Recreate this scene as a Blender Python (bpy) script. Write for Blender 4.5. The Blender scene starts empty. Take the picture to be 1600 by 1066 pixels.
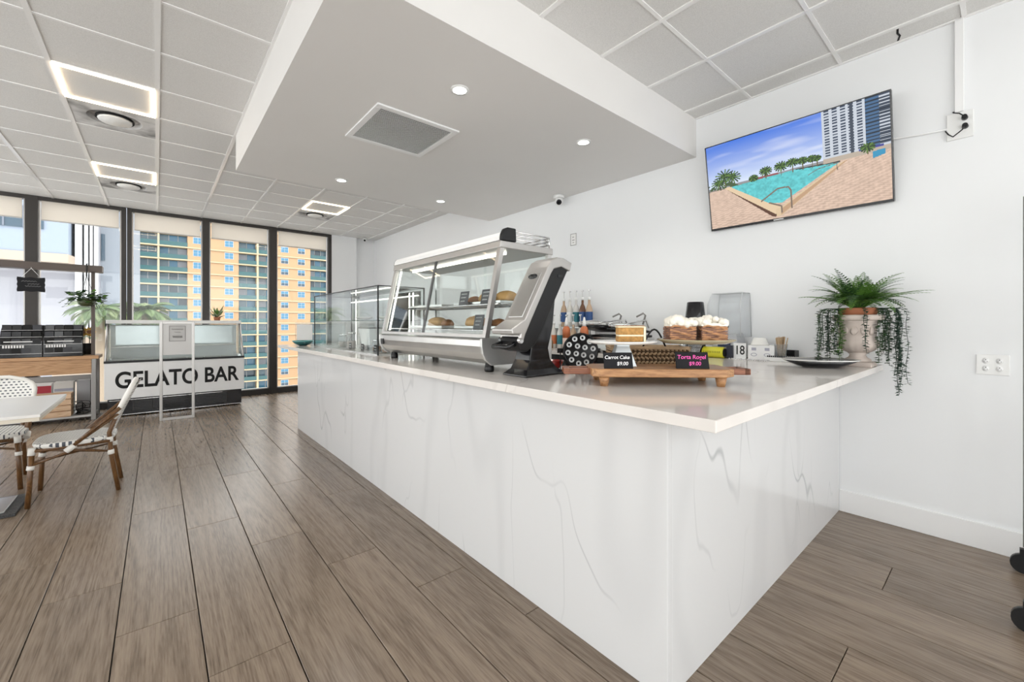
import bpy, math, random
import numpy as np
from mathutils import Matrix, Vector
random.seed(7)
PI = math.pi
SC = bpy.context.scene
COL = SC.collection

# ------------------------------------------------------------------ camera, sky, sun, exposure
EXPO = 1.5
EM = 2.0 ** (-EXPO)          # what a displayed white emits
cam_d = bpy.data.cameras.new('camera')
cam_d.sensor_width = 36.0
cam_d.lens = 36.0 * 653.8 / 1600.0
cam_d.shift_y = -27.0 / 1600.0
cam_d.clip_start = 0.05
cam_d.clip_end = 1000
cam = bpy.data.objects.new('camera', cam_d)
COL.objects.link(cam)
cam.location = (0, 0, 1.354)
cam.rotation_euler = (PI / 2, 0, -math.radians(40.3))
SC.camera = cam
SC.view_settings.view_transform = 'Standard'
SC.view_settings.look = 'None'
SC.view_settings.gamma = 1.0
SC.view_settings.exposure = EXPO
SC.view_settings.use_curve_mapping = False
world = bpy.data.worlds.new('sky')
SC.world = world
world.use_nodes = True
bg = world.node_tree.nodes['Background']
bg.inputs[0].default_value = (1.0, 0.985, 0.975, 1)
bg.inputs[1].default_value = 1.25
sun_d = bpy.data.lights.new('sun', 'SUN')
sun_d.energy = 0.55
sun_d.angle = 0.01
sun_d.color = (1.0, 0.95, 0.86)
sun = bpy.data.objects.new('sun', sun_d)
COL.objects.link(sun)
sun.rotation_euler = (math.radians(32), 0, math.radians(18))   # high, from behind the viewer

# ------------------------------------------------------------------ materials
MATS = {}
def new_mat(name):
    m = bpy.data.materials.new(name)
    m.use_nodes = True
    nt = m.node_tree
    return m, nt, nt.nodes['Principled BSDF']
def N(nt, kind, **kw):
    n = nt.nodes.new(kind)
    for k, v in kw.items():
        setattr(n, k, v)
    return n
def L(nt, a, b):
    nt.links.new(a, b)
def plain(name, rgb, rough=0.5, metal=0.0, var=0.0, scale=20.0, bump=0.0, emit=0.0, spec=0.5, coat=0.0):
    if name in MATS:
        return MATS[name]
    m, nt, p = new_mat(name)
    c = (*rgb, 1)
    p.inputs['Base Color'].default_value = c
    p.inputs['Roughness'].default_value = rough
    p.inputs['Metallic'].default_value = metal
    p.inputs['Specular IOR Level'].default_value = spec
    p.inputs['Coat Weight'].default_value = coat
    if emit:
        p.inputs['Emission Color'].default_value = c
        p.inputs['Emission Strength'].default_value = emit
    if var or bump:
        tc = N(nt, 'ShaderNodeTexCoord')
        no = N(nt, 'ShaderNodeTexNoise')
        no.inputs['Scale'].default_value = scale
        no.inputs['Detail'].default_value = 5
        L(nt, tc.outputs['Object'], no.inputs['Vector'])
        if var:
            mx = N(nt, 'ShaderNodeMixRGB')
            mx.inputs[1].default_value = tuple(max(0, x * (1 - var)) for x in rgb) + (1,)
            mx.inputs[2].default_value = tuple(min(1, x * (1 + var)) for x in rgb) + (1,)
            L(nt, no.outputs['Fac'], mx.inputs[0])
            L(nt, mx.outputs[0], p.inputs['Base Color'])
        if bump:
            b = N(nt, 'ShaderNodeBump')
            b.inputs['Strength'].default_value = bump
            b.inputs['Distance'].default_value = 0.01
            L(nt, no.outputs['Fac'], b.inputs['Height'])
            L(nt, b.outputs[0], p.inputs['Normal'])
    MATS[name] = m
    return m
def emitter(name, rgb, strength):
    m, nt, p = new_mat(name)
    p.inputs['Base Color'].default_value = (*rgb, 1)
    p.inputs['Emission Color'].default_value = (*rgb, 1)
    p.inputs['Emission Strength'].default_value = strength
    return m
def glass(name, tint=(1, 1, 1), refl=1.0, rough=0.0, haze=0.0):
    m = bpy.data.materials.new(name)
    m.use_nodes = True
    nt = m.node_tree
    nt.nodes.clear()
    out = N(nt, 'ShaderNodeOutputMaterial')
    tr = N(nt, 'ShaderNodeBsdfTransparent')
    tr.inputs[0].default_value = (*tint, 1)
    gl = N(nt, 'ShaderNodeBsdfGlossy')
    gl.inputs['Roughness'].default_value = rough
    lw = N(nt, 'ShaderNodeLayerWeight')           # Schlick: 0.035 + 0.9 * facing^5
    lw.inputs[0].default_value = 0.5
    pw_ = N(nt, 'ShaderNodeMath', operation='POWER')
    pw_.inputs[1].default_value = 5.0
    L(nt, lw.outputs['Facing'], pw_.inputs[0])
    ma = N(nt, 'ShaderNodeMath', operation='MULTIPLY_ADD')
    ma.inputs[1].default_value = 0.9 * refl
    ma.inputs[2].default_value = 0.035 * refl
    L(nt, pw_.outputs[0], ma.inputs[0])
    mx = N(nt, 'ShaderNodeMixShader')
    L(nt, ma.outputs[0], mx.inputs[0])
    L(nt, tr.outputs[0], mx.inputs[1])
    L(nt, gl.outputs[0], mx.inputs[2])
    last = mx.outputs[0]
    if haze:
        df = N(nt, 'ShaderNodeBsdfDiffuse')
        df.inputs[0].default_value = (0.9, 0.92, 0.92, 1)
        m2 = N(nt, 'ShaderNodeMixShader')
        m2.inputs[0].default_value = haze
        L(nt, last, m2.inputs[1])
        L(nt, df.outputs[0], m2.inputs[2])
        last = m2.outputs[0]
    L(nt, last, out.inputs[0])
    return m
def ramp(nt, stops):
    r = N(nt, 'ShaderNodeValToRGB')
    e = r.color_ramp.elements
    while len(e) < len(stops):
        e.new(0.5)
    for i, (pos, c) in enumerate(stops):
        e[i].position = pos
        e[i].color = (*c, 1)
    return r
def wood(name, c0, c1, c2, along=1, stretch=9.0, scale=4.0, rough=0.4, rnd=True, tone=0.18, bump=0.08, ring=0.55, fine=22):
    """grain runs along axis `along` of the object"""
    m, nt, p = new_mat(name)
    tc = N(nt, 'ShaderNodeTexCoord')
    oi = N(nt, 'ShaderNodeObjectInfo')
    mp = N(nt, 'ShaderNodeMapping')
    s = [1.0, 1.0, 1.0]
    s[along] = 1.0 / stretch
    mp.inputs['Scale'].default_value = s
    add = N(nt, 'ShaderNodeVectorMath', operation='ADD')
    sc = N(nt, 'ShaderNodeVectorMath', operation='SCALE')
    comb = N(nt, 'ShaderNodeCombineXYZ')
    for i, k in enumerate((37.0, 91.0, 53.0)):
        mu = N(nt, 'ShaderNodeMath', operation='MULTIPLY')
        mu.inputs[1].default_value = k if rnd else 0.0
        L(nt, oi.outputs['Random'], mu.inputs[0])
        L(nt, mu.outputs[0], comb.inputs[i])
    L(nt, tc.outputs['Object'], add.inputs[0])
    L(nt, comb.outputs[0], add.inputs[1])
    L(nt, add.outputs[0], mp.inputs['Vector'])
    n1 = N(nt, 'ShaderNodeTexNoise')
    n1.inputs['Scale'].default_value = scale
    n1.inputs['Detail'].default_value = 2
    n1.inputs['Distortion'].default_value = 0.6
    L(nt, mp.outputs[0], n1.inputs['Vector'])
    # growth rings: the contour lines of a smooth field
    m1 = N(nt, 'ShaderNodeMath', operation='MULTIPLY')
    m1.inputs[1].default_value = 16.0
    L(nt, n1.outputs['Fac'], m1.inputs[0])
    m2 = N(nt, 'ShaderNodeMath', operation='PINGPONG')
    m2.inputs[1].default_value = 0.5
    L(nt, m1.outputs[0], m2.inputs[0])
    n2 = N(nt, 'ShaderNodeTexNoise')
    n2.inputs['Scale'].default_value = scale * fine
    n2.inputs['Detail'].default_value = 4
    L(nt, mp.outputs[0], n2.inputs['Vector'])
    mixf = N(nt, 'ShaderNodeMath', operation='ADD')
    q = N(nt, 'ShaderNodeMath', operation='MULTIPLY')
    q.inputs[1].default_value = ring
    L(nt, m2.outputs[0], q.inputs[0])
    q2 = N(nt, 'ShaderNodeMath', operation='MULTIPLY')
    q2.inputs[1].default_value = 0.75
    L(nt, n2.outputs['Fac'], q2.inputs[0])
    L(nt, q.outputs[0], mixf.inputs[0])
    L(nt, q2.outputs[0], mixf.inputs[1])
    r = ramp(nt, [(0.25, c0), (0.5, c1), (0.8, c2)])
    L(nt, mixf.outputs[0], r.inputs[0])
    hs = N(nt, 'ShaderNodeHueSaturation')
    mr = N(nt, 'ShaderNodeMapRange')
    mr.inputs['To Min'].default_value = 1 - tone
    mr.inputs['To Max'].default_value = 1 + tone
    L(nt, oi.outputs['Random'], mr.inputs['Value'])
    L(nt, mr.outputs[0], hs.inputs['Value'])
    L(nt, r.outputs[0], hs.inputs['Color'])
    L(nt, hs.outputs[0], p.inputs['Base Color'])
    p.inputs['Roughness'].default_value = rough
    b = N(nt, 'ShaderNodeBump')
    b.inputs['Strength'].default_value = bump
    b.inputs['Distance'].default_value = 0.002
    L(nt, mixf.outputs[0], b.inputs['Height'])
    L(nt, b.outputs[0], p.inputs['Normal'])
    return m
def marble(name, base, vein, rough=0.15, scale=1.15, zs=0.33):
    m, nt, p = new_mat(name)
    tc = N(nt, 'ShaderNodeTexCoord')
    mp = N(nt, 'ShaderNodeMapping')
    mp.inputs['Scale'].default_value = (1, 1, zs)
    mp.inputs['Rotation'].default_value = (0.35, 0.2, 0)
    L(nt, tc.outputs['Object'], mp.inputs['Vector'])
    facs = []
    for sc, lo, amt, det in ((scale, 0.004, 0.62, 2.6), (scale * 1.5, 0.006, 0.28, 3), (scale * 0.8, 0.03, 0.11, 2)):
        n = N(nt, 'ShaderNodeTexNoise')
        n.inputs['Scale'].default_value = sc
        n.inputs['Detail'].default_value = det
        n.inputs['Roughness'].default_value = 0.45
        off = N(nt, 'ShaderNodeVectorMath', operation='ADD')
        off.inputs[1].default_value = (sc * 3.1, sc * 7.7, sc)
        L(nt, mp.outputs[0], off.inputs[0])
        L(nt, off.outputs[0], n.inputs['Vector'])
        s = N(nt, 'ShaderNodeMath', operation='SUBTRACT')
        s.inputs[1].default_value = 0.5
        L(nt, n.outputs['Fac'], s.inputs[0])
        ab = N(nt, 'ShaderNodeMath', operation='ABSOLUTE')
        L(nt, s.outputs[0], ab.inputs[0])
        mr = N(nt, 'ShaderNodeMapRange', interpolation_type='SMOOTHSTEP')
        mr.inputs['From Max'].default_value = lo
        mr.inputs['To Min'].default_value = amt
        mr.inputs['To Max'].default_value = 0
        L(nt, ab.outputs[0], mr.inputs['Value'])
        facs.append(mr.outputs[0])
    # veins fade in and out
    nm = N(nt, 'ShaderNodeTexNoise')
    nm.inputs['Scale'].default_value = scale * 1.3
    L(nt, tc.outputs['Object'], nm.inputs['Vector'])
    fm = N(nt, 'ShaderNodeMapRange', interpolation_type='SMOOTHSTEP')
    fm.inputs['From Min'].default_value = 0.42
    fm.inputs['From Max'].default_value = 0.62
    L(nt, nm.outputs['Fac'], fm.inputs['Value'])
    mx1 = N(nt, 'ShaderNodeMath', operation='MAXIMUM')
    mx2 = N(nt, 'ShaderNodeMath', operation='MAXIMUM')
    L(nt, facs[0], mx1.inputs[0]); L(nt, facs[1], mx1.inputs[1])
    mu = N(nt, 'ShaderNodeMath', operation='MULTIPLY')
    L(nt, mx1.outputs[0], mu.inputs[0]); L(nt, fm.outputs[0], mu.inputs[1])
    L(nt, mu.outputs[0], mx2.inputs[0]); L(nt, facs[2], mx2.inputs[1])
    mix = N(nt, 'ShaderNodeMixRGB')
    mix.inputs[1].default_value = (*base, 1)
    mix.inputs[2].default_value = (*vein, 1)
    L(nt, mx2.outputs[0], mix.inputs[0])
    L(nt, mix.outputs[0], p.inputs['Base Color'])
    p.inputs['Roughness'].default_value = rough
    return m
def speckle(name, c0, c1, scale=120.0, rough=0.9, lo=0.35, hi=0.6, bump=0.1):
    m, nt, p = new_mat(name)
    tc = N(nt, 'ShaderNodeTexCoord')
    oi = N(nt, 'ShaderNodeObjectInfo')
    add = N(nt, 'ShaderNodeVectorMath', operation='ADD')
    L(nt, tc.outputs['Object'], add.inputs[0])
    L(nt, oi.outputs['Location'], add.inputs[1])
    n = N(nt, 'ShaderNodeTexNoise')
    n.inputs['Scale'].default_value = scale
    n.inputs['Detail'].default_value = 3
    L(nt, add.outputs[0], n.inputs['Vector'])
    r = ramp(nt, [(lo, c0), (hi, c1)])
    L(nt, n.outputs['Fac'], r.inputs[0])
    L(nt, r.outputs[0], p.inputs['Base Color'])
    p.inputs['Roughness'].default_value = rough
    b = N(nt, 'ShaderNodeBump')
    b.inputs['Strength'].default_value = bump
    b.inputs['Distance'].default_value = 0.003
    L(nt, n.outputs['Fac'], b.inputs['Height'])
    L(nt, b.outputs[0], p.inputs['Normal'])
    return m
def weave(name, light, dark, sx, sy, ax=(0, 1)):
    """white plastic weave with short dark dashes in staggered rows"""
    m, nt, p = new_mat(name)
    tc = N(nt, 'ShaderNodeTexCoord')
    sep = N(nt, 'ShaderNodeSeparateXYZ')
    L(nt, tc.outputs['Object'], sep.inputs[0])
    comb = N(nt, 'ShaderNodeCombineXYZ')
    L(nt, sep.outputs[ax[0]], comb.inputs[0])
    L(nt, sep.outputs[ax[1]], comb.inputs[1])
    br = N(nt, 'ShaderNodeTexBrick')
    br.offset = 0.5
    br.inputs['Color1'].default_value = (*dark, 1)
    br.inputs['Color2'].default_value = (*dark, 1)
    br.inputs['Mortar'].default_value = (*light, 1)
    br.inputs['Scale'].default_value = 1.0
    br.inputs['Brick Width'].default_value = sx
    br.inputs['Row Height'].default_value = sy
    br.inputs['Mortar Size'].default_value = min(sx, sy) * 0.31
    br.inputs['Mortar Smooth'].default_value = 0.0
    L(nt, comb.outputs[0], br.inputs['Vector'])
    L(nt, br.outputs['Color'], p.inputs['Base Color'])
    p.inputs['Roughness'].default_value = 0.5
    b = N(nt, 'ShaderNodeBump')
    b.inputs['Strength'].default_value = 0.4
    b.inputs['Distance'].default_value = 0.003
    L(nt, br.outputs['Fac'], b.inputs['Height'])
    L(nt, b.outputs[0], p.inputs['Normal'])
    return m

M_FLOOR = wood('taupe_wood_floor', (0.115, 0.083, 0.057), (0.222, 0.168, 0.123), (0.295, 0.23, 0.173), along=1, stretch=20, scale=3.4, rough=0.27, tone=0.08, ring=0.36, fine=48)
M_GAP = plain('dark_floor_joint', (0.03, 0.024, 0.02), 0.9)
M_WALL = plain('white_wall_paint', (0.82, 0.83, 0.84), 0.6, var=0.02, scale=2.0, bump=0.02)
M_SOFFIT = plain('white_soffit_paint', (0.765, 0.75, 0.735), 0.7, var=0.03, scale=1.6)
M_TRIM = plain('white_trim_paint', (0.84, 0.84, 0.84), 0.4)
M_TILE = speckle('mineral_ceiling_tile', (0.62, 0.61, 0.595), (0.74, 0.73, 0.715), 260, 0.95, 0.3, 0.6)
M_TEE = plain('white_ceiling_tee', (0.84, 0.83, 0.82), 0.22)
M_MARBLE = marble('white_quartz_panel', (0.665, 0.665, 0.67), (0.34, 0.345, 0.36), 0.16)
M_SLAB = marble('white_quartz_slab', (0.74, 0.70, 0.665), (0.50, 0.46, 0.43), 0.1, 1.1, 1.0)
M_BRONZE = plain('dark_bronze_frame', (0.045, 0.04, 0.037), 0.45, 0.3)
M_PANE = glass('window_glass', (0.97, 0.985, 0.985), 0.8)
M_CLEAR = glass('case_glass', (0.965, 0.985, 0.98), 1.0)
M_CLEARP = glass('clear_plastic', (0.93, 0.94, 0.95), 1.0, 0.05, 0.10)
M_EDGE = plain('green_glass_edge', (0.10, 0.14, 0.12), 0.15)
M_SHADE, _nt, _p = new_mat('roller_shade_fabric')
_p.inputs['Base Color'].default_value = (0.80, 0.76, 0.71, 1)
_p.inputs['Roughness'].default_value = 0.9
_tl = N(_nt, 'ShaderNodeBsdfTranslucent')
_tl.inputs[0].default_value = (0.92, 0.88, 0.82, 1)
_mx = N(_nt, 'ShaderNodeMixShader')
_mx.inputs[0].default_value = 0.5
L(_nt, _p.outputs[0], _mx.inputs[1]); L(_nt, _tl.outputs[0], _mx.inputs[2])
L(_nt, _mx.outputs[0], _nt.nodes['Material Output'].inputs[0])
M_STEEL = plain('brushed_steel', (0.62, 0.62, 0.61), 0.28, 1.0, var=0.08, scale=6)
M_CHROME = plain('chrome', (0.75, 0.75, 0.76), 0.12, 1.0)
M_ALU = plain('silver_painted_metal', (0.50, 0.485, 0.47), 0.35, 0.75)
M_BLACK = plain('black_plastic', (0.009, 0.009, 0.010), 0.38, spec=0.35)
M_GLOSSBLACK = plain('gloss_black', (0.01, 0.01, 0.012), 0.12)
M_MATTEBLACK = plain('matte_black', (0.015, 0.015, 0.015), 0.7, spec=0.25)
M_WHITE = plain('white_plastic', (0.82, 0.82, 0.81), 0.35)
M_PAPER = plain('white_card', (0.80, 0.80, 0.80), 0.8)
M_CERAMIC = plain('white_ceramic', (0.84, 0.83, 0.80), 0.15)
M_GREY = plain('grey_metal', (0.30, 0.29, 0.28), 0.4, 0.6)
M_DARKMETAL = plain('brown_metal_bar', (0.10, 0.08, 0.07), 0.45, 0.5)
M_RED = plain('red_glaze', (0.35, 0.02, 0.015), 0.25)
M_LED = emitter('warm_led', (1.0, 0.80, 0.56), 9.0 * EM)
M_LEDW = emitter('white_led', (1.0, 0.95, 0.86), 3.0 * EM)
M_LAMP = emitter('downlight_lens', (1.0, 0.97, 0.92), 8.0 * EM)
M_BENCH = wood('bench_wood', (0.32, 0.17, 0.075), (0.46, 0.26, 0.13), (0.56, 0.34, 0.18), along=0, stretch=10, scale=5, rough=0.45, tone=0.03)
M_CRATE = wood('pale_crate_wood', (0.50, 0.32, 0.18), (0.62, 0.42, 0.27), (0.70, 0.50, 0.34), along=0, stretch=10, scale=6, rough=0.6, tone=0.08)
M_BOARD = wood('acacia_board', (0.22, 0.10, 0.04), (0.40, 0.20, 0.085), (0.52, 0.29, 0.13), along=0, stretch=7, scale=7, rough=0.4, tone=0.02)
M_HANDLE = wood('red_brown_wood', (0.14, 0.045, 0.02), (0.22, 0.075, 0.035), (0.30, 0.12, 0.06), along=0, stretch=8, scale=7, rough=0.4, tone=0.02)
M_BAMBOO = wood('brown_rattan_pole', (0.06, 0.026, 0.009), (0.125, 0.058, 0.02), (0.20, 0.10, 0.035), along=2, stretch=8, scale=14, rough=0.3, rnd=True, tone=0.1)
M_WRAP = plain('white_binding_cord', (0.78, 0.76, 0.72), 0.6)
M_WEAVE_SEAT = weave('seat_weave', (0.80, 0.79, 0.76), (0.06, 0.07, 0.09), 0.034, 0.024, (0, 1))
M_WEAVE_BACK = weave('back_weave', (0.80, 0.79, 0.76), (0.06, 0.07, 0.09), 0.03, 0.024, (1, 2))
M_TABLETOP = plain('white_table_laminate', (0.76, 0.74, 0.71), 0.3, var=0.03, scale=4)
M_TABLEEDGE = plain('cream_table_edge', (0.66, 0.60, 0.50), 0.5)
M_GRANITE = speckle('dark_speckled_base', (0.015, 0.015, 0.016), (0.10, 0.10, 0.10), 160, 0.6, 0.45, 0.7)
M_LEAF = plain('dark_green_leaf', (0.035, 0.085, 0.028), 0.45, var=0.4, scale=9)
M_LEAF2 = plain('bright_green_leaf', (0.10, 0.22, 0.035), 0.45, var=0.4, scale=9)
M_LEAF3 = plain('grey_green_leaf', (0.022, 0.06, 0.035), 0.5, var=0.35, scale=9)
M_STEM = plain('green_stem', (0.04, 0.06, 0.02), 0.6)
M_STONE = plain('pale_plaster_urn', (0.58, 0.50, 0.45), 0.8, var=0.12, scale=14, bump=0.25)
M_TERRA = plain('terracotta_pot', (0.36, 0.13, 0.06), 0.7, var=0.25, scale=18)
M_CREAM = plain('whipped_meringue', (0.86, 0.82, 0.73), 0.6, var=0.04, scale=30, bump=0.2)
M_PASTRY = plain('baked_pastry_layers', (0.42, 0.21, 0.10), 0.7, var=0.5, scale=35, bump=0.4)
M_CARAMEL = plain('dark_caramel', (0.15, 0.055, 0.03), 0.4)
M_CAKE = plain('carrot_sponge', (0.46, 0.25, 0.08), 0.9, var=0.7, scale=60, bump=0.8)
M_FROST = plain('cream_frosting', (0.84, 0.76, 0.55), 0.6)
M_WICKER = plain('seagrass', (0.42, 0.29, 0.17), 0.8, var=0.35, scale=40)
M_CHALK = plain('chalk_white', (0.9, 0.9, 0.9), 0.8, emit=0.0)
M_PINK = plain('pink_marker', (0.85, 0.12, 0.45), 0.7)
M_SLATE = plain('chalkboard_slate', (0.013, 0.013, 0.015), 0.65, spec=0.2)
M_YELLOW = plain('yellow_label', (0.62, 0.58, 0.03), 0.4)
M_ORANGE = plain('orange_label', (0.55, 0.16, 0.06), 0.45)
M_STICK = plain('pale_stirrer_wood', (0.52, 0.38, 0.24), 0.7, var=0.15, scale=60)

# ------------------------------------------------------------------ geometry helpers
class B:
    def __init__(self):
        self.v, self.f, self.s = [], [], []
    def add(self, vs, fs, smooth=False, M=None):
        o = len(self.v)
        self.v += [tuple(M @ Vector(p)) if M else tuple(p) for p in vs]
        for q in fs:
            self.f.append(tuple(i + o for i in q))
            self.s.append(smooth)
        return self
    def box(self, x0, x1, y0, y1, z0, z1, M=None):
        vs = [(x0, y0, z0), (x1, y0, z0), (x1, y1, z0), (x0, y1, z0), (x0, y0, z1), (x1, y0, z1), (x1, y1, z1), (x0, y1, z1)]
        return self.add(vs, [(3, 2, 1, 0), (4, 5, 6, 7), (0, 1, 5, 4), (1, 2, 6, 5), (2, 3, 7, 6), (3, 0, 4, 7)], False, M)
    def cbox(self, x0, x1, y0, y1, z0, z1, c):          # box with a chamfered top edge (c>0) 
        vs = [(x0, y0, z0), (x1, y0, z0), (x1, y1, z0), (x0, y1, z0), (x0, y0, z1 - c), (x1, y0, z1 - c), (x1, y1, z1 - c), (x0, y1, z1 - c),
              (x0 + c, y0 + c, z1), (x1 - c, y0 + c, z1), (x1 - c, y1 - c, z1), (x0 + c, y1 - c, z1)]
        fs = [(3, 2, 1, 0), (8, 9, 10, 11)]
        for a in (0, 4):
            for i in range(4):
                j = (i + 1) % 4
                fs.append((a + i, a + j, a + 4 + j, a + 4 + i))
        return self.add(vs, fs)
    def tube(self, pts, r, n=8, cap=True, smooth=True, sq=(1, 1)):
        pts = [Vector(p) for p in pts]
        rs = r if isinstance(r, (list, tuple)) else [r] * len(pts)
        vs, fs = [], []
        up = Vector((0, 0, 1))
        prev = None
        for i, p in enumerate(pts):
            t = (pts[min(i + 1, len(pts) - 1)] - pts[max(i - 1, 0)]).normalized()
            if prev is None:
                a = t.cross(up)
                if a.length < 0.05:
                    a = t.cross(Vector((0, 1, 0)))
                a.normalize()
            else:
                a = (prev - t * prev.dot(t))
                if a.length < 1e-6:
                    a = t.cross(up)
                a.normalize()
            prev = a
            b = t.cross(a)
            for k in range(n):
                an = 2 * PI * k / n
                vs.append(p + a * (math.cos(an) * rs[i] * sq[0]) + b * (math.sin(an) * rs[i] * sq[1]))
        for i in range(len(pts) - 1):
            for k in range(n):
                k2 = (k + 1) % n
                fs.append((i * n + k, i * n + k2, (i + 1) * n + k2, (i + 1) * n + k))
        self.add(vs, fs, smooth)
        if cap:
            o = len(self.v) - len(vs)
            self.f.append(tuple(o + k for k in reversed(range(n)))); self.s.append(False)
            self.f.append(tuple(o + (len(pts) - 1) * n + k for k in range(n))); self.s.append(False)
        return self
    def cyl(self, p0, p1, r0, r1=None, n=16, cap=True):
        return self.tube([p0, p1], [r0, r0 if r1 is None else r1], n, cap)
    def lathe(self, prof, n=24, c=(0, 0, 0), smooth=True, sx=1.0, sy=1.0, cap=True, wob=None):
        vs, fs = [], []
        for i, (r, z) in enumerate(prof):
            for k in range(n):
                a = 2 * PI * k / n
                rr = r * (1 + (wob(a, z) if wob else 0))
                vs.append((c[0] + rr * math.cos(a) * sx, c[1] + rr * math.sin(a) * sy, c[2] + z))
        for i in range(len(prof) - 1):
            for k in range(n):
                k2 = (k + 1) % n
                fs.append((i * n + k, i * n + k2, (i + 1) * n + k2, (i + 1) * n + k))
        o = len(self.v)
        self.add(vs, fs, smooth)
        if cap:
            self.f.append(tuple(o + k for k in reversed(range(n)))); self.s.append(False)
            self.f.append(tuple(o + (len(prof) - 1) * n + k for k in range(n))); self.s.append(False)
        return self
    def prism(self, poly, a0, a1, axis='y', M=None):
        """poly: 2-d outline; axis y -> (x,z) outline extruded along y; z -> (x,y) along z; x -> (y,z) along x"""
        def P(p, a):
            return {'y': (p[0], a, p[1]), 'z': (p[0], p[1], a), 'x': (a, p[0], p[1])}[axis]
        n = len(poly)
        vs = [P(p, a0) for p in poly] + [P(p, a1) for p in poly]
        fs = [tuple(range(n)), tuple(reversed(range(n, 2 * n)))]
        for i in range(n):
            j = (i + 1) % n
            fs.append((i, i + n, j + n, j))
        return self.add(vs, fs, False, M)
    def loft(self, rings, smooth=False):
        n = len(rings[0])
        vs = [p for r in rings for p in r]
        fs = [tuple(reversed(range(n))), tuple(range((len(rings) - 1) * n, len(rings) * n))]
        for i in range(len(rings) - 1):
            for k in range(n):
                k2 = (k + 1) % n
                fs.append((i * n + k, i * n + k2, (i + 1) * n + k2, (i + 1) * n + k))
        return self.add(vs, fs, smooth)
    def ell(self, c, r, n=14, m=8, f=None):
        vs, fs = [], []
        for i in range(m + 1):
            t = PI * i / m
            for k in range(n):
                a = 2 * PI * k / n
                d = Vector((math.sin(t) * math.cos(a), math.sin(t) * math.sin(a), math.cos(t)))
                q = f(d) if f else 1.0
                vs.append((c[0] + r[0] * d.x * q, c[1] + r[1] * d.y * q, c[2] + r[2] * d.z * q))
        for i in range(m):
            for k in range(n):
                k2 = (k + 1) % n
                fs.append((i * n + k, (i + 1) * n + k, (i + 1) * n + k2, i * n + k2))
        return self.add(vs, fs, True)
    def mesh(self, name, mat):
        me = bpy.data.meshes.new(name)
        me.from_pydata(self.v, [], self.f)
        me.polygons.foreach_set('use_smooth', self.s)
        if mat:
            me.materials.append(mat)
        me.update()
        return me
    def obj(self, name, mat, parent=None, bevel=0.0, fix=True, loc=None):
        me = self.mesh(name, mat)
        if fix:
            import bmesh
            bm = bmesh.new(); bm.from_mesh(me)
            bmesh.ops.recalc_face_normals(bm, faces=bm.faces)
            bm.to_mesh(me); bm.free()
        o = bpy.data.objects.new(name, me)
        COL.objects.link(o)
        if parent:
            o.parent = parent
        if loc:
            o.location = loc
        if bevel:
            md = o.modifiers.new('bevel', 'BEVEL')
            md.width = bevel; md.segments = 2; md.limit_method = 'ANGLE'; md.angle_limit = 0.7
        return o
def tag(o, label, cat, group=None, kind=None):
    o['label'] = label; o['category'] = cat
    if group: o['group'] = group
    if kind: o['kind'] = kind
    return o
def thing(name, label, cat, loc=(0, 0, 0), rz=0.0, group=None, kind=None):
    o = bpy.data.objects.new(name, None)
    COL.objects.link(o)
    o.location = loc; o.rotation_euler = (0, 0, rz)
    o.empty_display_size = 0.1
    return tag(o, label, cat, group, kind)
def inst(src, parent, loc=(0, 0, 0), rot=(0, 0, 0), scale=(1, 1, 1), name=None):
    o = src.copy()
    if name: o.name = name
    COL.objects.link(o)
    o.parent = parent
    o.location = loc; o.rotation_euler = rot; o.scale = scale
    return o
def copy_tree(o, parent=None):
    kids = list(o.children)
    c = o.copy(); COL.objects.link(c)
    c.parent = parent
    for k in kids:
        copy_tree(k, c)
    return c
def text(name, s, size, mat, parent, M, bold=0.0, extrude=0.0006, align='CENTER', shear=0.0, spacing=1.0):
    cu = bpy.data.curves.new(name, 'FONT')
    cu.body = s; cu.size = size; cu.align_x = align; cu.align_y = 'CENTER'
    cu.offset = bold; cu.extrude = extrude; cu.shear = shear; cu.space_character = spacing
    t = bpy.data.objects.new(name, cu)
    me = bpy.data.meshes.new_from_object(t)
    me.name = name
    bpy.data.objects.remove(t); bpy.data.curves.remove(cu)
    me.transform(M)
    me.materials.clear(); me.materials.append(mat)
    o = bpy.data.objects.new(name, me)
    COL.objects.link(o); o.parent = parent
    return o
def frame3(org, ex, ey):
    ex = Vector(ex).normalized(); ey = Vector(ey).normalized(); ez = ex.cross(ey)
    M = Matrix.Identity(4)
    for i in range(3):
        M[i][0], M[i][1], M[i][2], M[i][3] = ex[i], ey[i], ez[i], org[i]
    return M

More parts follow.
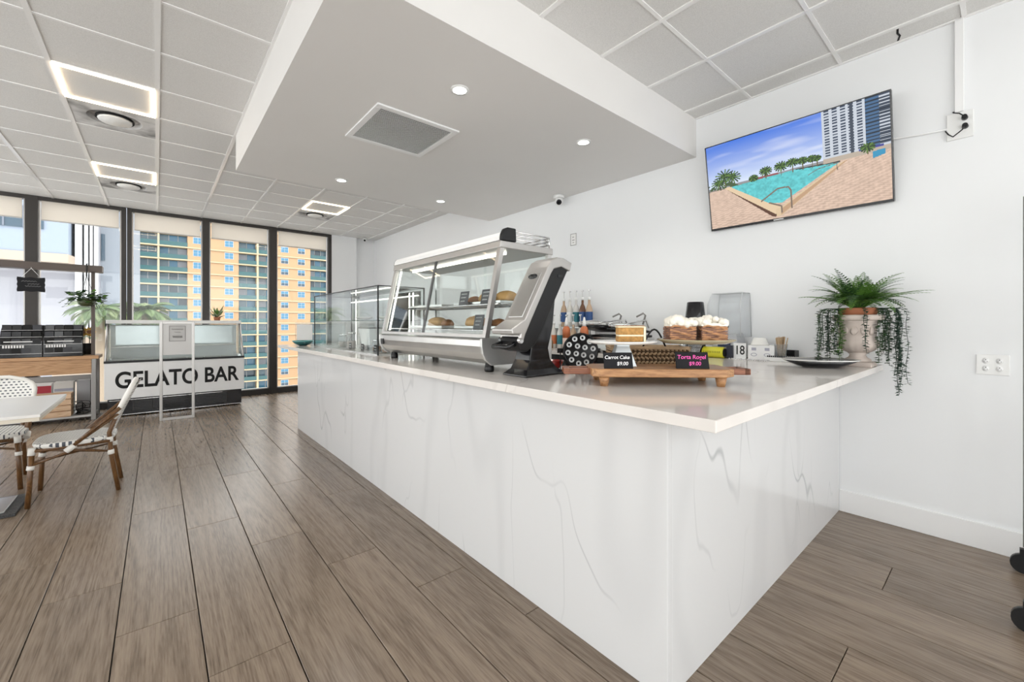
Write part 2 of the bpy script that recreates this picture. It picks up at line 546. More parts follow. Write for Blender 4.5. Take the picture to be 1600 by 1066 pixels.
# ================================================================== ROOM SHELL
WX, WY, BX, BY, CZ = 3.784, 9.25, -3.4, -2.4, 3.235
floor = B().box(BX, WX + 0.1, BY, WY + 0.12, -0.25, -0.012).obj('floor', M_GAP)
tag(floor, 'wide taupe wood-look plank floor of the cafe', 'floor', kind='structure')
seams = [0.438 + 0.2885 * k for k in range(-13, 4)] + [1.3035 + 0.3035 * 1, 1.907, 2.209, 2.511, 2.813, 3.112, 3.42, WX]
PLEN = 1.507
base_row = 9          # row whose left seam is -0.716
for r in range(len(seams) - 1):
    x0, x1 = seams[r], seams[r + 1]
    ph = 3.50 - 0.509 * (r - base_row)
    k0 = math.floor((BY - ph) / PLEN)
    for k in range(k0, k0 + 10):
        y0, y1 = ph + k * PLEN, ph + (k + 1) * PLEN
        y0, y1 = max(y0, BY), min(y1, WY - 0.03)
        if x0 > 1.45 and y1 < 5.9:
            y1 = min(y1, 0.80)
        if y1 - y0 < 0.02 or y1 < -1.6 or x1 < -2.9:
            continue
        w, l = (x1 - x0) / 2 - 0.0022, (y1 - y0) / 2 - 0.0016
        B().cbox(-w, w, -l, l, -0.012, 0.0, 0.0015).obj('plank', M_FLOOR, floor, loc=((x0 + x1) / 2, (y0 + y1) / 2, 0), fix=False)

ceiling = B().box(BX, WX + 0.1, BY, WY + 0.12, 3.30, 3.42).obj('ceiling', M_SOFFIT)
tag(ceiling, 'suspended tile ceiling with white metal grid', 'ceiling', kind='structure')
gx = sorted([3.575 - 0.5955 * k for k in range(0, 12)] + [BX, WX])
gx = [g for i, g in enumerate(gx) if i == 0 or g - gx[i - 1] > 0.03]
gy = [1.375 + 0.606 * k for k in range(-6, 13)] + [WY]
gy = [g for i, g in enumerate(gy) if i == 0 or g - gy[i - 1] > 0.05]
SX0, SY0, SY1, SZ = 0.60, 1.84, 4.975, 2.885
def tidx(a, g): return [i for i in range(len(g) - 1) if g[i] - 1e-4 <= a < g[i + 1]][0]
led_cells = [(tidx(-0.3, gx), tidx(4.7, gy)), (tidx(-0.3, gx), tidx(7.1, gy)), (tidx(2.0, gx), tidx(7.1, gy))]
dif_cells = [(i, j + 1) for i, j in led_cells]
tile_cache = {}
for i in range(len(gx) - 1):
    for j in range(len(gy) - 1):
        cx, cy = (gx[i] + gx[i + 1]) / 2, (gy[j] + gy[j + 1]) / 2
        if gx[i] > SX0 - 0.02 and gy[j] > SY0 and gy[j + 1] < SY1:
            continue
        if (i, j) in led_cells or (i, j) in dif_cells:
            continue
        w, l = gx[i + 1] - gx[i] - 0.004, gy[j + 1] - gy[j] - 0.004
        key = (round(w, 3), round(l, 3))
        if key not in tile_cache:
            tile_cache[key] = B().cbox(-w / 2, w / 2, -l / 2, l / 2, -0.016, 0.0, 0.003).obj('ceiling_tile', M_TILE, ceiling, loc=(cx, cy, CZ + 0.018))
            tile_cache[key].rotation_euler = (0, 0, 0)
        else:
            inst(tile_cache[key], ceiling, (cx, cy, CZ + 0.018))
for g in gx[1:-1]:
    B().box(g - 0.015, g + 0.015, BY, WY, CZ - 0.006, CZ + 0.004).obj('grid_tee', M_TEE, ceiling)
for g in gy[1:-1]:
    B().box(BX, WX, g - 0.011, g + 0.011, CZ - 0.004, CZ + 0.004).obj('grid_tee', M_TEE, ceiling)
B().box(WX - 0.022, WX, BY, SY0, CZ - 0.006, CZ + 0.004).obj('wall_angle', M_TEE, ceiling)

B().tube([(3.60, 0.445, CZ + 0.001), (3.66, 0.452, CZ + 0.001), (3.70, 0.446, CZ + 0.001), (3.755, 0.462, CZ + 0.001)], 0.006, 5, sq=(1, 0.3)).obj('crack_mark', M_MATTEBLACK, ceiling)
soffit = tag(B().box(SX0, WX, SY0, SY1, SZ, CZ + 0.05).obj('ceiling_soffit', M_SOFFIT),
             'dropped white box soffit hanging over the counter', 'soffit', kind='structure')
tag(B().box(WX, WX + 0.15, BY, WY + 0.3, 0, 3.42).obj('wall_right', M_WALL), 'long white wall carrying the television', 'wall', kind='structure')
tag(B().box(2.81, 3.336, WY - 0.04, WY + 0.15, 0, CZ + 0.05).box(3.336, WX + 0.1, WY + 0.06, WY + 0.2, 0, CZ + 0.05).obj('wall_far', M_WALL),
    'narrow white wall pier beside the last tall window', 'wall', kind='structure')
tag(B().box(WX - 0.016, WX, BY, 0.78, 0, 0.155).obj('baseboard_right', M_TRIM, bevel=0.004), 'tall white baseboard below the television wall', 'baseboard', kind='structure')

# far glazed wall: one window per bay
bays = [(-3.35, -2.5), (-2.40, -1.465), (-1.34, -0.44), (-0.315, 0.613), (0.714, 1.654), (1.785, 2.745)]
prev_edge = BX
wl = ['far window at the outer end of the glazing, beyond the bench', 'far window behind the hanging chalkboard plaque', 'far window behind the hanging plant basket',
      'far window behind the gelato freezer, teal balconies outside', 'far window above the end of the gelato freezer', 'far window between the freezer and the white pier']
def glazing(n, label, a0, a1, z1, fixed, axis, jamb0, jamb1, inward, shade=True):
    """one bay; axis 'x' runs along x at y=fixed, axis 'y' along y at x=fixed"""
    w = thing('window_%d' % n, label, 'window', kind='structure')
    def bx(p0, p1, q0, q1, z0, zz):
        b = B()
        return b.box(p0, p1, fixed + q0, fixed + q1, z0, zz) if axis == 'x' else b.box(fixed + q0, fixed + q1, p0, p1, z0, zz)
    for j0, j1 in (jamb0, jamb1):
        if j1 - j0 > 0.005:
            bx(j0, j1, -0.05, 0.09, 0, z1).obj('mullion', M_BRONZE, w, bevel=0.003)
    bx(a0, a1, -0.04, 0.08, z1 - 0.055, z1).obj('head_rail', M_BRONZE, w)
    bx(a0, a1, -0.04, 0.08, 0.0, 0.10).obj('sill_rail', M_BRONZE, w)
    bx(a0, a0 + 0.018, -0.01, 0.05, 0.10, z1 - 0.055).obj('glazing_bead', M_ALU, w)
    bx(a1 - 0.018, a1, -0.01, 0.05, 0.10, z1 - 0.055).obj('glazing_bead', M_ALU, w)
    bx(a0, a1, -0.01, 0.05, 0.10, 0.118).obj('glazing_bead', M_ALU, w)
    bx(a0 + 0.018, a1 - 0.018, 0.02, 0.028, 0.118, z1 - 0.055).obj('pane', M_PANE, w)
    if shade:
        bx(a0 + 0.03, a1 - 0.03, inward * 0.012 - 0.002, inward * 0.012 + 0.002, 2.90, z1 - 0.055).obj('roller_shade', M_SHADE, w)
        bx(a0 + 0.03, a1 - 0.03, inward * 0.012 - 0.006, inward * 0.012 + 0.006, 2.885, 2.902).obj('shade_bar', M_ALU, w)
    return w
for i, (a, b) in enumerate(bays):
    nxt = bays[i + 1][0] if i + 1 < len(bays) else 2.81
    if i == 2:        # two posts with a gap between them
        j = (b, b + 0.055)
    else:
        j = (b, nxt)
    j0 = (a - 0.058, a) if i in (0, 3) else (a, a)
    glazing(i + 1, wl[i], a, b, CZ, WY, 'x', j0, j, -1)
for i in range(4):
    a = -1.9 + i * 2.75
    glazing(7 + i, 'side window along the wall facing the counter, bay %s' % ['nearest the camera', 'second from the camera', 'third from the camera', 'nearest the far glazing'][i],
            a, a + 2.6, CZ, BX, 'y', (a - 0.075, a), (a + 2.6, a + 2.675), 1, False)
for i in range(3):  # unseen bays, added to let daylight in from behind
    a = -3.1 + i * 2.3
    glazing(11 + i, 'unseen rear window behind the camera, added for daylight, %s' % ['by the side wall', 'in the middle', 'by the television wall'][i],
            a, a + 2.15, CZ, BY, 'x', (a - 0.075, a), (a + 2.15, a + 2.225), 1, False)
tag(B().box(BX - 0.1, BX + 0.06, BY - 0.1, -1.975, 0, CZ).box(BX - 0.1, BX + 0.06, 9.03, WY + 0.3, 0, CZ).obj('wall_left', M_WALL), 'white wall ends beside the side windows', 'wall', kind='structure')
tag(B().box(BX, -3.175, BY - 0.1, BY + 0.06, 0, CZ).box(3.725, WX + 0.1, BY - 0.1, BY + 0.06, 0, CZ).obj('wall_back', M_WALL), 'white wall ends beside the rear windows', 'wall', kind='structure')

# ---- ceiling fittings
def led_panel(i, j, label):
    x0, x1, y0, y1 = gx[i] + 0.014, gx[i + 1] - 0.014, gy[j] + 0.012, gy[j + 1] - 0.012
    t = thing('led_panel', label, 'ceiling light', ((x0 + x1) / 2, (y0 + y1) / 2, CZ), group='glowing frame ceiling lights')
    w, l = (x1 - x0) / 2, (y1 - y0) / 2
    B().box(-w + 0.02, w - 0.02, -l + 0.02, l - 0.02, 0.0, 0.012).obj('tile_insert', M_TILE, t)
    for a in ((-w, w, -l, -l + 0.019), (-w, w, l - 0.019, l), (-w, -w + 0.019, -l + 0.019, l - 0.019), (w - 0.019, w, -l + 0.019, l - 0.019)):
        B().box(a[0], a[1], a[2], a[3], -0.014, 0.012).obj('light_strip', M_LED, t)
def diffuser(i, j, label):
    x0, x1, y0, y1 = gx[i] + 0.014, gx[i + 1] - 0.014, gy[j] + 0.012, gy[j + 1] - 0.012
    t = thing('air_diffuser', label, 'air diffuser', ((x0 + x1) / 2, (y0 + y1) / 2, CZ), group='round diffusers in ceiling tiles')
    w, l = (x1 - x0) / 2, (y1 - y0) / 2
    dust = speckle('dusty_diffuser', (0.24, 0.235, 0.23), (0.66, 0.65, 0.64), 5.0, 0.8, 0.3, 0.55, 0.0) if 'dusty_diffuser' not in bpy.data.materials else bpy.data.materials['dusty_diffuser']
    b = B()
    n = 32
    ring = [(0.19 * math.cos(2 * PI * k / n), 0.19 * math.sin(2 * PI * k / n)) for k in range(n)]
    sq = []
    for k in range(n):
        c, s = math.cos(2 * PI * k / n), math.sin(2 * PI * k / n)
        q = 1 / max(abs(c), abs(s))
        sq.append((c * q * w, s * q * l))
    vs = [(p[0], p[1], 0.0) for p in sq] + [(p[0], p[1], -0.002) for p in ring] + [(p[0] * 0.9, p[1] * 0.9, 0.035) for p in ring]
    fs = []
    for a in (0, n):
        fs += [(a + k, a + (k + 1) % n, a + n + (k + 1) % n, a + n + k) for k in range(n)]
    fs.append(tuple(2 * n + k for k in range(n)))
    b.add(vs, fs)
    b.obj('face_plate', dust, t)
    B().lathe([(0.02, 0.0), (0.115, 0.0), (0.12, -0.01), (0.115, -0.018), (0.0, -0.022)], 28).obj('disc', M_WHITE, t)
    B().lathe([(0.122, -0.002), (0.134, -0.004), (0.134, 0.012), (0.122, 0.012)], 28, cap=False).obj('dark_ring', M_MATTEBLACK, t)
    B().lathe([(0.012, 0.03), (0.012, -0.002)], 8).obj('stem', M_GREY, t)
nm = ['largest and nearest glowing frame light, before the dusty diffuser', 'glowing frame light between the two dusty diffusers', 'glowing frame light beyond the soffit']
for (i, j), s in zip(led_cells, nm): led_panel(i, j, s)
nm = ['dust-stained round air diffuser between two glowing frame lights', 'round air diffuser next to the far windows above the bench', 'round air diffuser beyond the soffit']
for (i, j), s in zip(dif_cells, nm): diffuser(i, j, s)
dn = ['recessed downlight in the soffit, nearest the grille', 'recessed downlight in the soffit, nearest the television', 'recessed downlight at the soffit corner towards the freezer', 'recessed downlight in the soffit, above the dome camera side']
for (x, y), s in zip(((1.51, 2.31), (2.74, 2.30), (1.50, 4.58), (2.70, 4.56)), dn):
    t = thing('downlight', s, 'downlight', (x, y, SZ), group='soffit downlights')
    B().lathe([(0.045, 0.0), (0.062, 0.0), (0.062, -0.004), (0.045, -0.006)], 28, cap=False).obj('ring', M_WHITE, t)
    B().lathe([(0.046, -0.001), (0.046, -0.004), (0.03, -0.0055), (0.0, -0.006)], 28, cap=True).obj('lens', M_LAMP, t)
    ld = bpy.data.lights.new('downlight_bulb', 'SPOT')
    ld.energy = 10; ld.spot_size = 2.2; ld.spot_blend = 0.6; ld.shadow_soft_size = 0.045; ld.color = (1, 0.95, 0.88)
    lo = bpy.data.objects.new('downlight_bulb', ld); COL.objects.link(lo); lo.parent = t; lo.location = (0, 0, -0.02)
t = thing('return_air_grille', 'square white louvred return air grille in the soffit', 'air vent', (1.495, 3.13, SZ))
for a in ((-0.335, 0.335, -0.33, -0.285), (-0.335, 0.335, 0.285, 0.33), (-0.335, -0.29, -0.285, 0.285), (0.29, 0.335, -0.285, 0.285)):
    B().box(a[0], a[1], a[2], a[3], -0.014, 0).obj('frame_rail', M_TRIM, t, bevel=0.004)
B().box(-0.29, 0.29, -0.285, 0.285, -0.002, 0.0).obj('backing', plain('duct_grey', (0.12, 0.12, 0.12), 0.8), t)
sl = None
for k in range(28):
    y = -0.275 + k * 0.0204
    if sl is None:
        M = Matrix.Rotation(0.7, 4, 'X')
        sl = B().box(-0.29, 0.29, -0.0085, 0.0085, -0.0012, 0.0012, M).obj('slat', M_TRIM, t, loc=(0, y, -0.009))
    else:
        inst(sl, t, (0, y, -0.009))

# ================================================================== COUNTER
CT = 1.074
cb = thing('counter_base', 'long white veined stone counter base in the middle of the cafe', 'counter', (1.39, 0.78, 0))
B().box(0, 0.03, 0.0, 5.15, 0, CT - 0.038).obj('front_panel', M_MARBLE, cb, bevel=0.002)
B().box(0.03, WX - 1.392, 0.0, 0.03, 0, CT - 0.038).obj('end_panel', M_MARBLE, cb, bevel=0.002)
B().box(0.03, 0.60, 5.12, 5.15, 0, CT - 0.038).obj('far_end_panel', M_MARBLE, cb, bevel=0.002)
B().box(0.57, 0.60, 0.9, 5.12, 0, CT - 0.038).obj('rear_panel', M_WHITE, cb)
bc = tag(B().box(3.22, WX - 0.002, 1.0, 6.2, 0, CT - 0.04).obj('back_cabinet', M_BLACK, bevel=0.004), 'black cabinet run under the worktop along the television wall', 'cabinet')
U = [(1.23, 0.54), (WX - 0.001, 0.54), (WX - 0.001, 6.28), (3.15, 6.28), (3.15, 1.72), (2.06, 1.72), (2.06, 6.28), (1.23, 6.28)]
tag(B().prism(U, CT - 0.038, CT, 'z').obj('countertop', M_SLAB, bevel=0.003), 'thick polished pale quartz worktop overhanging the counter', 'countertop')

# ================================================================== WALL FITTINGS
# television, tilted forward at the top
tvx = Vector((3.75, 1.685, 2.172)); top = Vector((3.62, 1.685, 2.874))
ey = (top - tvx).normalized(); TVH = (top - tvx).length; TVW = 1.207
TM = frame3(tvx, (0, -1, 0), ey)        # local x right, y up, z towards the room
tv = thing('television', 'large flat television showing a swimming pool, tilted on the white wall', 'television', tuple(tvx))
TL = Matrix.Translation(-tvx) @ TM
B().box(0, TVW, 0, TVH, -0.035, -0.004, TL).obj('back_shell', M_BLACK, tv, bevel=0.004)
for a in ((0, TVW, 0, 0.018), (0, TVW, TVH - 0.007, TVH), (0, 0.008, 0.018, TVH - 0.007), (TVW - 0.008, TVW, 0.018, TVH - 0.007)):
    B().box(a[0], a[1], a[2], a[3], -0.006, 0.003, TL).obj('bezel', M_GLOSSBLACK, tv)
B().box(0.49, 0.56, 0.004, 0.012, 0.003, 0.004, TL).obj('badge', M_ALU, tv)
B().box(0.35, 0.85, 0.1, 0.5, -0.055, -0.035, TL).obj('mount', M_BLACK, tv)
# screen: a grid of coloured picture points
NW, NH = 330, 190
uu, vv = np.meshgrid((np.arange(NW) + 0.5) / NW, (np.arange(NH) + 0.5) / NH)
rng = np.random.RandomState(3)
def smooth_noise(gw, gh):
    g = rng.rand(gh + 2, gw + 2)
    x = uu * gw; y = vv * gh
    xi = x.astype(int); yi = y.astype(int); xf = x - xi; yf = y - yi
    xf = xf * xf * (3 - 2 * xf); yf = yf * yf * (3 - 2 * yf)
    return (g[yi, xi] * (1 - xf) + g[yi, xi + 1] * xf) * (1 - yf) + (g[yi + 1, xi] * (1 - xf) + g[yi + 1, xi + 1] * xf) * yf
def S(c): return np.array([(x / 255.0) ** 2.2 for x in c])
img = np.zeros((NH, NW, 3))
def put(mask, c, a=1.0):
    global img
    a = (mask.astype(float) * a)[..., None]
    img = img * (1 - a) + (c if getattr(c, 'ndim', 1) == 3 else S(c)) * a
def inpoly(pts):
    m = np.zeros(uu.shape, bool); n = len(pts)
    for i in range(n):
        x0, y0 = pts[i]; x1, y1 = pts[(i + 1) % n]
        c = ((y0 > vv) != (y1 > vv)) & (uu < (x1 - x0) * (vv - y0) / (y1 - y0 + 1e-9) + x0)
        m ^= c
    return m
def seg(p, q, w):
    d = np.array(q) - np.array(p); asp = TVH / TVW
    px = uu - p[0]; py = (vv - p[1]) * asp; dx, dy = d[0], d[1] * asp
    t = np.clip((px * dx + py * dy) / (dx * dx + dy * dy + 1e-12), 0, 1)
    return np.hypot(px - t * dx, py - t * dy) < w
tt = np.clip((vv - 0.5) / 0.5, 0, 1)
skyc = S((225, 238, 255)) * (1 - tt[..., None] ** 0.7) + S((72, 122, 226)) * tt[..., None] ** 0.7
img = skyc.copy()
cl = smooth_noise(4, 14) * 0.6 + smooth_noise(9, 30) * 0.4
put(np.ones_like(uu), (240, 244, 255), np.clip((cl - 0.45) * 2.2, 0, 1) * (0.55 + 0.4 * uu) * (1 - 0.5 * tt))
deck = vv < 0.47 + 0.03 * uu
br = (np.floor((vv + 0.5) ** 2.2 * 60) + np.floor(uu * 34 / (1.25 - vv))) % 2
dk = S((216, 188, 168))[None, None] * (0.80 + 0.2 * br[..., None] + 0.22 * smooth_noise(60, 40)[..., None])
put(deck, np.clip(dk, 0, 1))
put((vv > 0.455 + 0.03 * uu) & (vv < 0.495 + 0.025 * uu) & (uu < 0.72), (120, 118, 116), 0.8)
put((vv > 0.47) & (vv < 0.505) & (uu > 0.30) & (uu < 0.45), (150, 62, 66), 0.8)
put(inpoly([(0.11, 0.465), (0.15, 0.475), (0.45, 0.11), (0.42, 0.02), (0.40, 0.03)]), (96, 66, 52))
put(inpoly([(0.105, 0.47), (0.15, 0.475), (0.46, 0.125), (0.455, 0.06), (0.42, 0.05)]), (232, 206, 170))
put(inpoly([(0.42, 0.10), (0.46, 0.125), (0.77, 0.45), (0.81, 0.465), (0.455, 0.025), (0.425, 0.02)]), (224, 198, 162))
put(inpoly([(0.455, 0.1), (0.79, 0.455), (0.81, 0.465), (0.45, 0.03)]), (196, 160, 128))
wn = smooth_noise(70, 50) * 0.6 + smooth_noise(140, 90) * 0.4
wat = (S((96, 196, 200))[None, None] * (0.75 + 0.6 * wn[..., None]))
put(inpoly([(0.15, 0.465), (0.385, 0.185), (0.46, 0.165), (0.765, 0.455), (0.62, 0.49), (0.40, 0.485)]), np.clip(wat, 0, 1))
put(seg((0.55, 0.49), (0.77, 0.465), 0.004), (60, 70, 70))
bm_ = uu > 0.69
put(bm_ & (vv > 0.50), (205, 212, 222))
wx = ((uu - 0.69) * 26) % 1.0; wy = (vv * 36) % 1.0
put(bm_ & (vv > 0.53) & (wx > 0.35) & (wy > 0.45) & (uu < 0.89), (60, 72, 92))
put((uu > 0.825) & (uu < 0.84) & (vv > 0.5), (70, 78, 92))
put((uu > 0.895) & (uu < 0.955) & (vv > 0.52), (74, 108, 146))
put((uu > 0.895) & (vv > 0.55) & ((vv * 30) % 1 > 0.62), (40, 52, 66))
put((uu > 0.955) & (vv > 0.53) & ((vv * 34) % 1 > 0.5), (66, 76, 92))
put((uu > 0.69) & (vv > 0.475) & (vv < 0.52), (190, 176, 160))
put((uu > 0.86) & (uu < 0.97) & (vv > 0.515) & (vv < 0.535), (70, 72, 150))
put(inpoly([(0.92, 0.42), (0.975, 0.44), (0.975, 0.49), (0.92, 0.485)]), (60, 150, 190))
for pu, pv, r in ((0.075, 0.55, 0.06), (0.115, 0.62, 0.075), (0.165, 0.59, 0.06), (0.375, 0.565, 0.04), (0.465, 0.575, 0.042), (0.53, 0.585, 0.036), (0.585, 0.575, 0.03), (0.635, 0.57, 0.028), (0.66, 0.56, 0.022), (0.30, 0.515, 0.03), (0.90, 0.545, 0.035)):
    put(seg((pu, 0.47), (pu, pv), 0.0025), (110, 96, 70))
    for k in range(15):
        a = 2 * PI * k / 15 + pu * 20
        q = (pu + r * math.cos(a) * 0.9, pv + r * (math.sin(a) - 0.25) * 1.2)
        put(seg((pu, pv), q, 0.0042), ((60, 92, 44), (96, 128, 60), (40, 62, 34))[k % 3])
put((vv > 0.47) & (vv < 0.53) & (uu < 0.2) & (smooth_noise(60, 40) > 0.5), (70, 92, 60))
for p, q in (((0.34, 0.225), (0.44, 0.33)), ((0.44, 0.33), (0.50, 0.325)), ((0.50, 0.325), (0.515, 0.28)), ((0.515, 0.28), (0.515, 0.09)), ((0.385, 0.19), (0.455, 0.13)), ((0.455, 0.13), (0.455, 0.06))):
    put(seg(p, q, 0.0045), (128, 112, 100))
for p, q in (((0.61, 0.40), (0.66, 0.44)), ((0.66, 0.44), (0.755, 0.46)), ((0.755, 0.46), (0.758, 0.39))):
    put(seg(p, q, 0.0022), (120, 110, 104))
gu = np.linspace(0.008, TVW - 0.008, NW + 1); gv = np.linspace(0.018, TVH - 0.007, NH + 1)
vs = [tuple(TL @ Vector((x, y, -0.001))) for y in gv for x in gu]
fs = [(j * (NW + 1) + i, j * (NW + 1) + i + 1, (j + 1) * (NW + 1) + i + 1, (j + 1) * (NW + 1) + i) for j in range(NH) for i in range(NW)]
me = bpy.data.meshes.new('screen')
me.from_pydata(vs, [], fs)
at = me.color_attributes.new('picture', 'FLOAT_COLOR', 'CORNER')
buf = np.ones((NH * NW, 4, 4), np.float32)
buf[:, :, :3] = img.reshape(-1, 1, 3)
at.data.foreach_set('color', buf.reshape(-1))
m, nt, p = new_mat('television_picture')
p.inputs['Base Color'].default_value = (0.01, 0.01, 0.01, 1); p.inputs['Roughness'].default_value = 0.25; p.inputs['Specular IOR Level'].default_value = 0.2
ca = N(nt, 'ShaderNodeVertexColor', layer_name='picture')
L(nt, ca.outputs[0], p.inputs['Emission Color']); p.inputs['Emission Strength'].default_value = 0.97 * EM
me.materials.append(m)
so = bpy.data.objects.new('screen', me); COL.objects.link(so); so.parent = tv

t = thing('cable_raceway', 'white cable cover running down the wall from the ceiling', 'cable cover', (WX, 0.184, 2.66))
B().box(-0.022, 0, -0.02, 0.02, 0, CZ - 2.66).obj('channel', M_TRIM, t, bevel=0.003)
t = thing('wall_outlet', 'upper white wall outlet with two black plugs beside the television', 'outlet', (WX, 0.181, 2.58))
B().box(-0.012, 0, -0.058, 0.058, -0.085, 0.08).obj('plate', M_WHITE, t, bevel=0.004)
for y, z in ((-0.02, 0.035), (-0.022, -0.018)):
    pl = B().cyl((-0.05, y, z), (-0.012, y, z), 0.012, 0.015, 12).obj('plug', M_BLACK, t)
    if z > 0:
        B().tube([(-0.045, y, z), (-0.06, y + 0.02, z + 0.02), (-0.05, y + 0.045, z + 0.035), (-0.02, y + 0.05, z + 0.05), (-0.01, 0.0, 0.085)], 0.0035, 8).obj('cord', M_BLACK, pl)
    else:
        B().tube([(-0.045, y, z), (-0.06, y + 0.01, z - 0.03), (-0.04, y + 0.05, z - 0.055), (-0.02, y + 0.07, z - 0.03), (-0.01, y + 0.085, z - 0.0)], 0.0035, 8).obj('cord', M_BLACK, pl)
tag(B().tube([(WX - 0.008, 0.236, 2.572), (WX - 0.01, 0.36, 2.58), (WX - 0.012, 0.52, 2.60), (WX - 0.05, 0.62, 2.60)], 0.006, 8).obj('television_cable', M_TRIM), 'thin white cable from the outlet to the television', 'cable')
t = thing('power_outlet', 'low white double power outlet right of the counter', 'outlet', (WX, 0.049, 1.11))
B().box(-0.007, 0, -0.066, 0.066, -0.06, 0.06).obj('plate', M_WHITE, t, bevel=0.003)
for y in (-0.027, 0.027):
    for z in (-0.023, 0.023):
        s = B().lathe([(0.017, 0), (0.017, 0.003), (0.0, 0.003)], 16, sy=0.85).obj('socket', M_TRIM, t)
        s.rotation_euler = (0, -PI / 2, 0); s.location = (-0.006, y, z)
        B().box(-0.006, -0.002, -0.007, -0.005, 0.0028, 0.0036).box(-0.006, -0.002, 0.005, 0.007, 0.0028, 0.0036).box(0.004, 0.009, -0.002, 0.002, 0.0028, 0.0036).obj('slot', M_MATTEBLACK, s)
t = thing('wall_switch', 'small white control plate with icons high above the syrup bottles', 'switch', (WX, 3.32, 2.355))
B().box(-0.012, 0, -0.045, 0.045, -0.07, 0.07).obj('plate', M_WHITE, t, bevel=0.004)
for a in ((-0.045, 0.045, 0.064, 0.07), (-0.045, 0.045, -0.07, -0.064), (-0.045, -0.039, -0.064, 0.064), (0.039, 0.045, -0.064, 0.064)):
    B().box(-0.0135, -0.012, *a).obj('border', M_GREY, t)
B().lathe([(0.012, 0), (0.012, 0.003)], 12).obj('icon', M_MATTEBLACK, t).location = (-0.014, 0, 0.025)
B().box(-0.014, -0.012, -0.018, 0.018, -0.012, -0.004).box(-0.014, -0.012, -0.012, 0.012, -0.04, -0.033).obj('icon', M_GREY, t)
def dome_cam(name, label, loc, s, rz):
    t = thing(name, label, 'camera', loc, rz)
    B().lathe([(0.05 * s, 0), (0.05 * s, -0.02 * s), (0.046 * s, -0.028 * s)], 20).obj('mount', M_WHITE, t)
    B().ell((0, 0, -0.05 * s), (0.036 * s, 0.036 * s, 0.036 * s)).obj('ball', M_WHITE, t)
    e = B().lathe([(0.022 * s, 0), (0.024 * s, 0.012 * s), (0.015 * s, 0.016 * s), (0, 0.016 * s)], 16).obj('lens', M_GLOSSBLACK, t)
    e.location = (-0.018 * s, -0.018 * s, -0.062 * s)
    e.rotation_euler = Vector((-0.6, -0.6, -0.55)).to_track_quat('Z', 'Y').to_euler()
dome_cam('security_camera', 'white dome security camera under the soffit edge on the wall', (3.66, 3.45, SZ), 1.35, 0)
dome_cam('security_camera', 'tiny white dome camera in the far ceiling corner', (3.46, 9.05, CZ - 0.006), 0.9, 0.3)

# ================================================================== HEATED DISPLAY CASE
dc = thing('display_case', 'steel heated display case with slanted sliding glass on the counter', 'display case', (1.40, 1.90, CT))
LY = 1.43
prof = [(0.075, 0.046), (0.03, 0.075), (0.008, 0.11), (0.0, 0.15), (0.0, 0.19), (0.54, 0.19), (0.54, 0.046)]
B().prism(prof, 0.02, LY - 0.02, 'y').obj('base', M_STEEL, dc, bevel=0.006)
pe = [(0.06, 0.04), (0.018, 0.07), (-0.004, 0.11), (-0.012, 0.15), (-0.012, 0.196), (0.55, 0.196), (0.55, 0.04)]
for a in (0.0, LY - 0.02):
    B().prism(pe, a, a + 0.02, 'y').obj('end_cap', plain('satin_steel', (0.60, 0.60, 0.59), 0.42, 0.8), dc, bevel=0.004)
for x, y in ((0.08, 0.05), (0.08, LY - 0.1), (0.46, 0.05), (0.46, LY - 0.1)):
    B().lathe([(0.026, 0), (0.03, 0.012), (0.024, 0.05)], 14).obj('foot', M_BLACK, dc, loc=(x, y, 0))
B().box(-0.006, 0.0, LY - 0.075, LY - 0.03, 0.115, 0.16).obj('switch', M_BLACK, dc)
# glass leaning back
def lean(y0, y1, w0, w1, th, off=0.0):     # strip on the sloping front between heights fractions w0..w1
    a, b = Vector((0.012 + off, 0, 0.20)), Vector((0.125 + off, 0, 0.735))
    p, q = a.lerp(b, w0), a.lerp(b, w1)
    return B().prism([(p.x, p.z), (p.x + th, p.z), (q.x + th, q.z), (q.x, q.z)], y0, y1, 'y')
lean(0.03, LY - 0.03, 0.0, 0.035, 0.018).obj('front_rail', M_ALU, dc)
lean(0.0, 0.03, 0.0, 1.0, 0.03).obj('front_post', M_ALU, dc)
lean(LY - 0.03, LY, 0.0, 1.0, 0.03).obj('front_post', M_ALU, dc)
lean(0.03, 0.76, 0.035, 0.985, 0.004, 0.004).obj('sliding_pane', M_CLEAR, dc)
lean(0.73, LY - 0.03, 0.035, 0.985, 0.004, 0.014).obj('sliding_pane', M_CLEAR, dc)
lean(0.735, 0.755, 0.03, 0.99, 0.012, 0.002).obj('pane_stile', plain('dark_grey_seal', (0.10, 0.10, 0.10), 0.5), dc)
lean(0.04, 0.052, 0.05, 0.97, 0.012, 0.035).obj('led_strip', M_LEDW, dc)
lean(LY - 0.06, LY - 0.048, 0.05, 0.97, 0.012, 0.035).obj('led_strip', M_LEDW, dc)
for y in (0.008, LY - 0.012):
    B().prism([(0.045, 0.20), (0.53, 0.20), (0.53, 0.735), (0.157, 0.735)], y, y + 0.004, 'y').obj('end_pane', M_CLEAR, dc)
for y in (0.0, LY - 0.025):
    B().box(0.515, 0.545, y, y + 0.025, 0.19, 0.74).obj('rear_post', M_STEEL, dc)
B().prism([(0.115, 0.725), (0.122, 0.766), (0.555, 0.766), (0.555, 0.725)], -0.005, LY + 0.005, 'y').obj('top_frame', M_ALU, dc, bevel=0.004)
hood = [(0.122, 0.768), (0.126, 0.795), (0.142, 0.818), (0.175, 0.828), (0.235, 0.828), (0.24, 0.768)]
B().prism(hood, 0.012, LY, 'y').obj('hood', M_WHITE, dc, bevel=0.004)
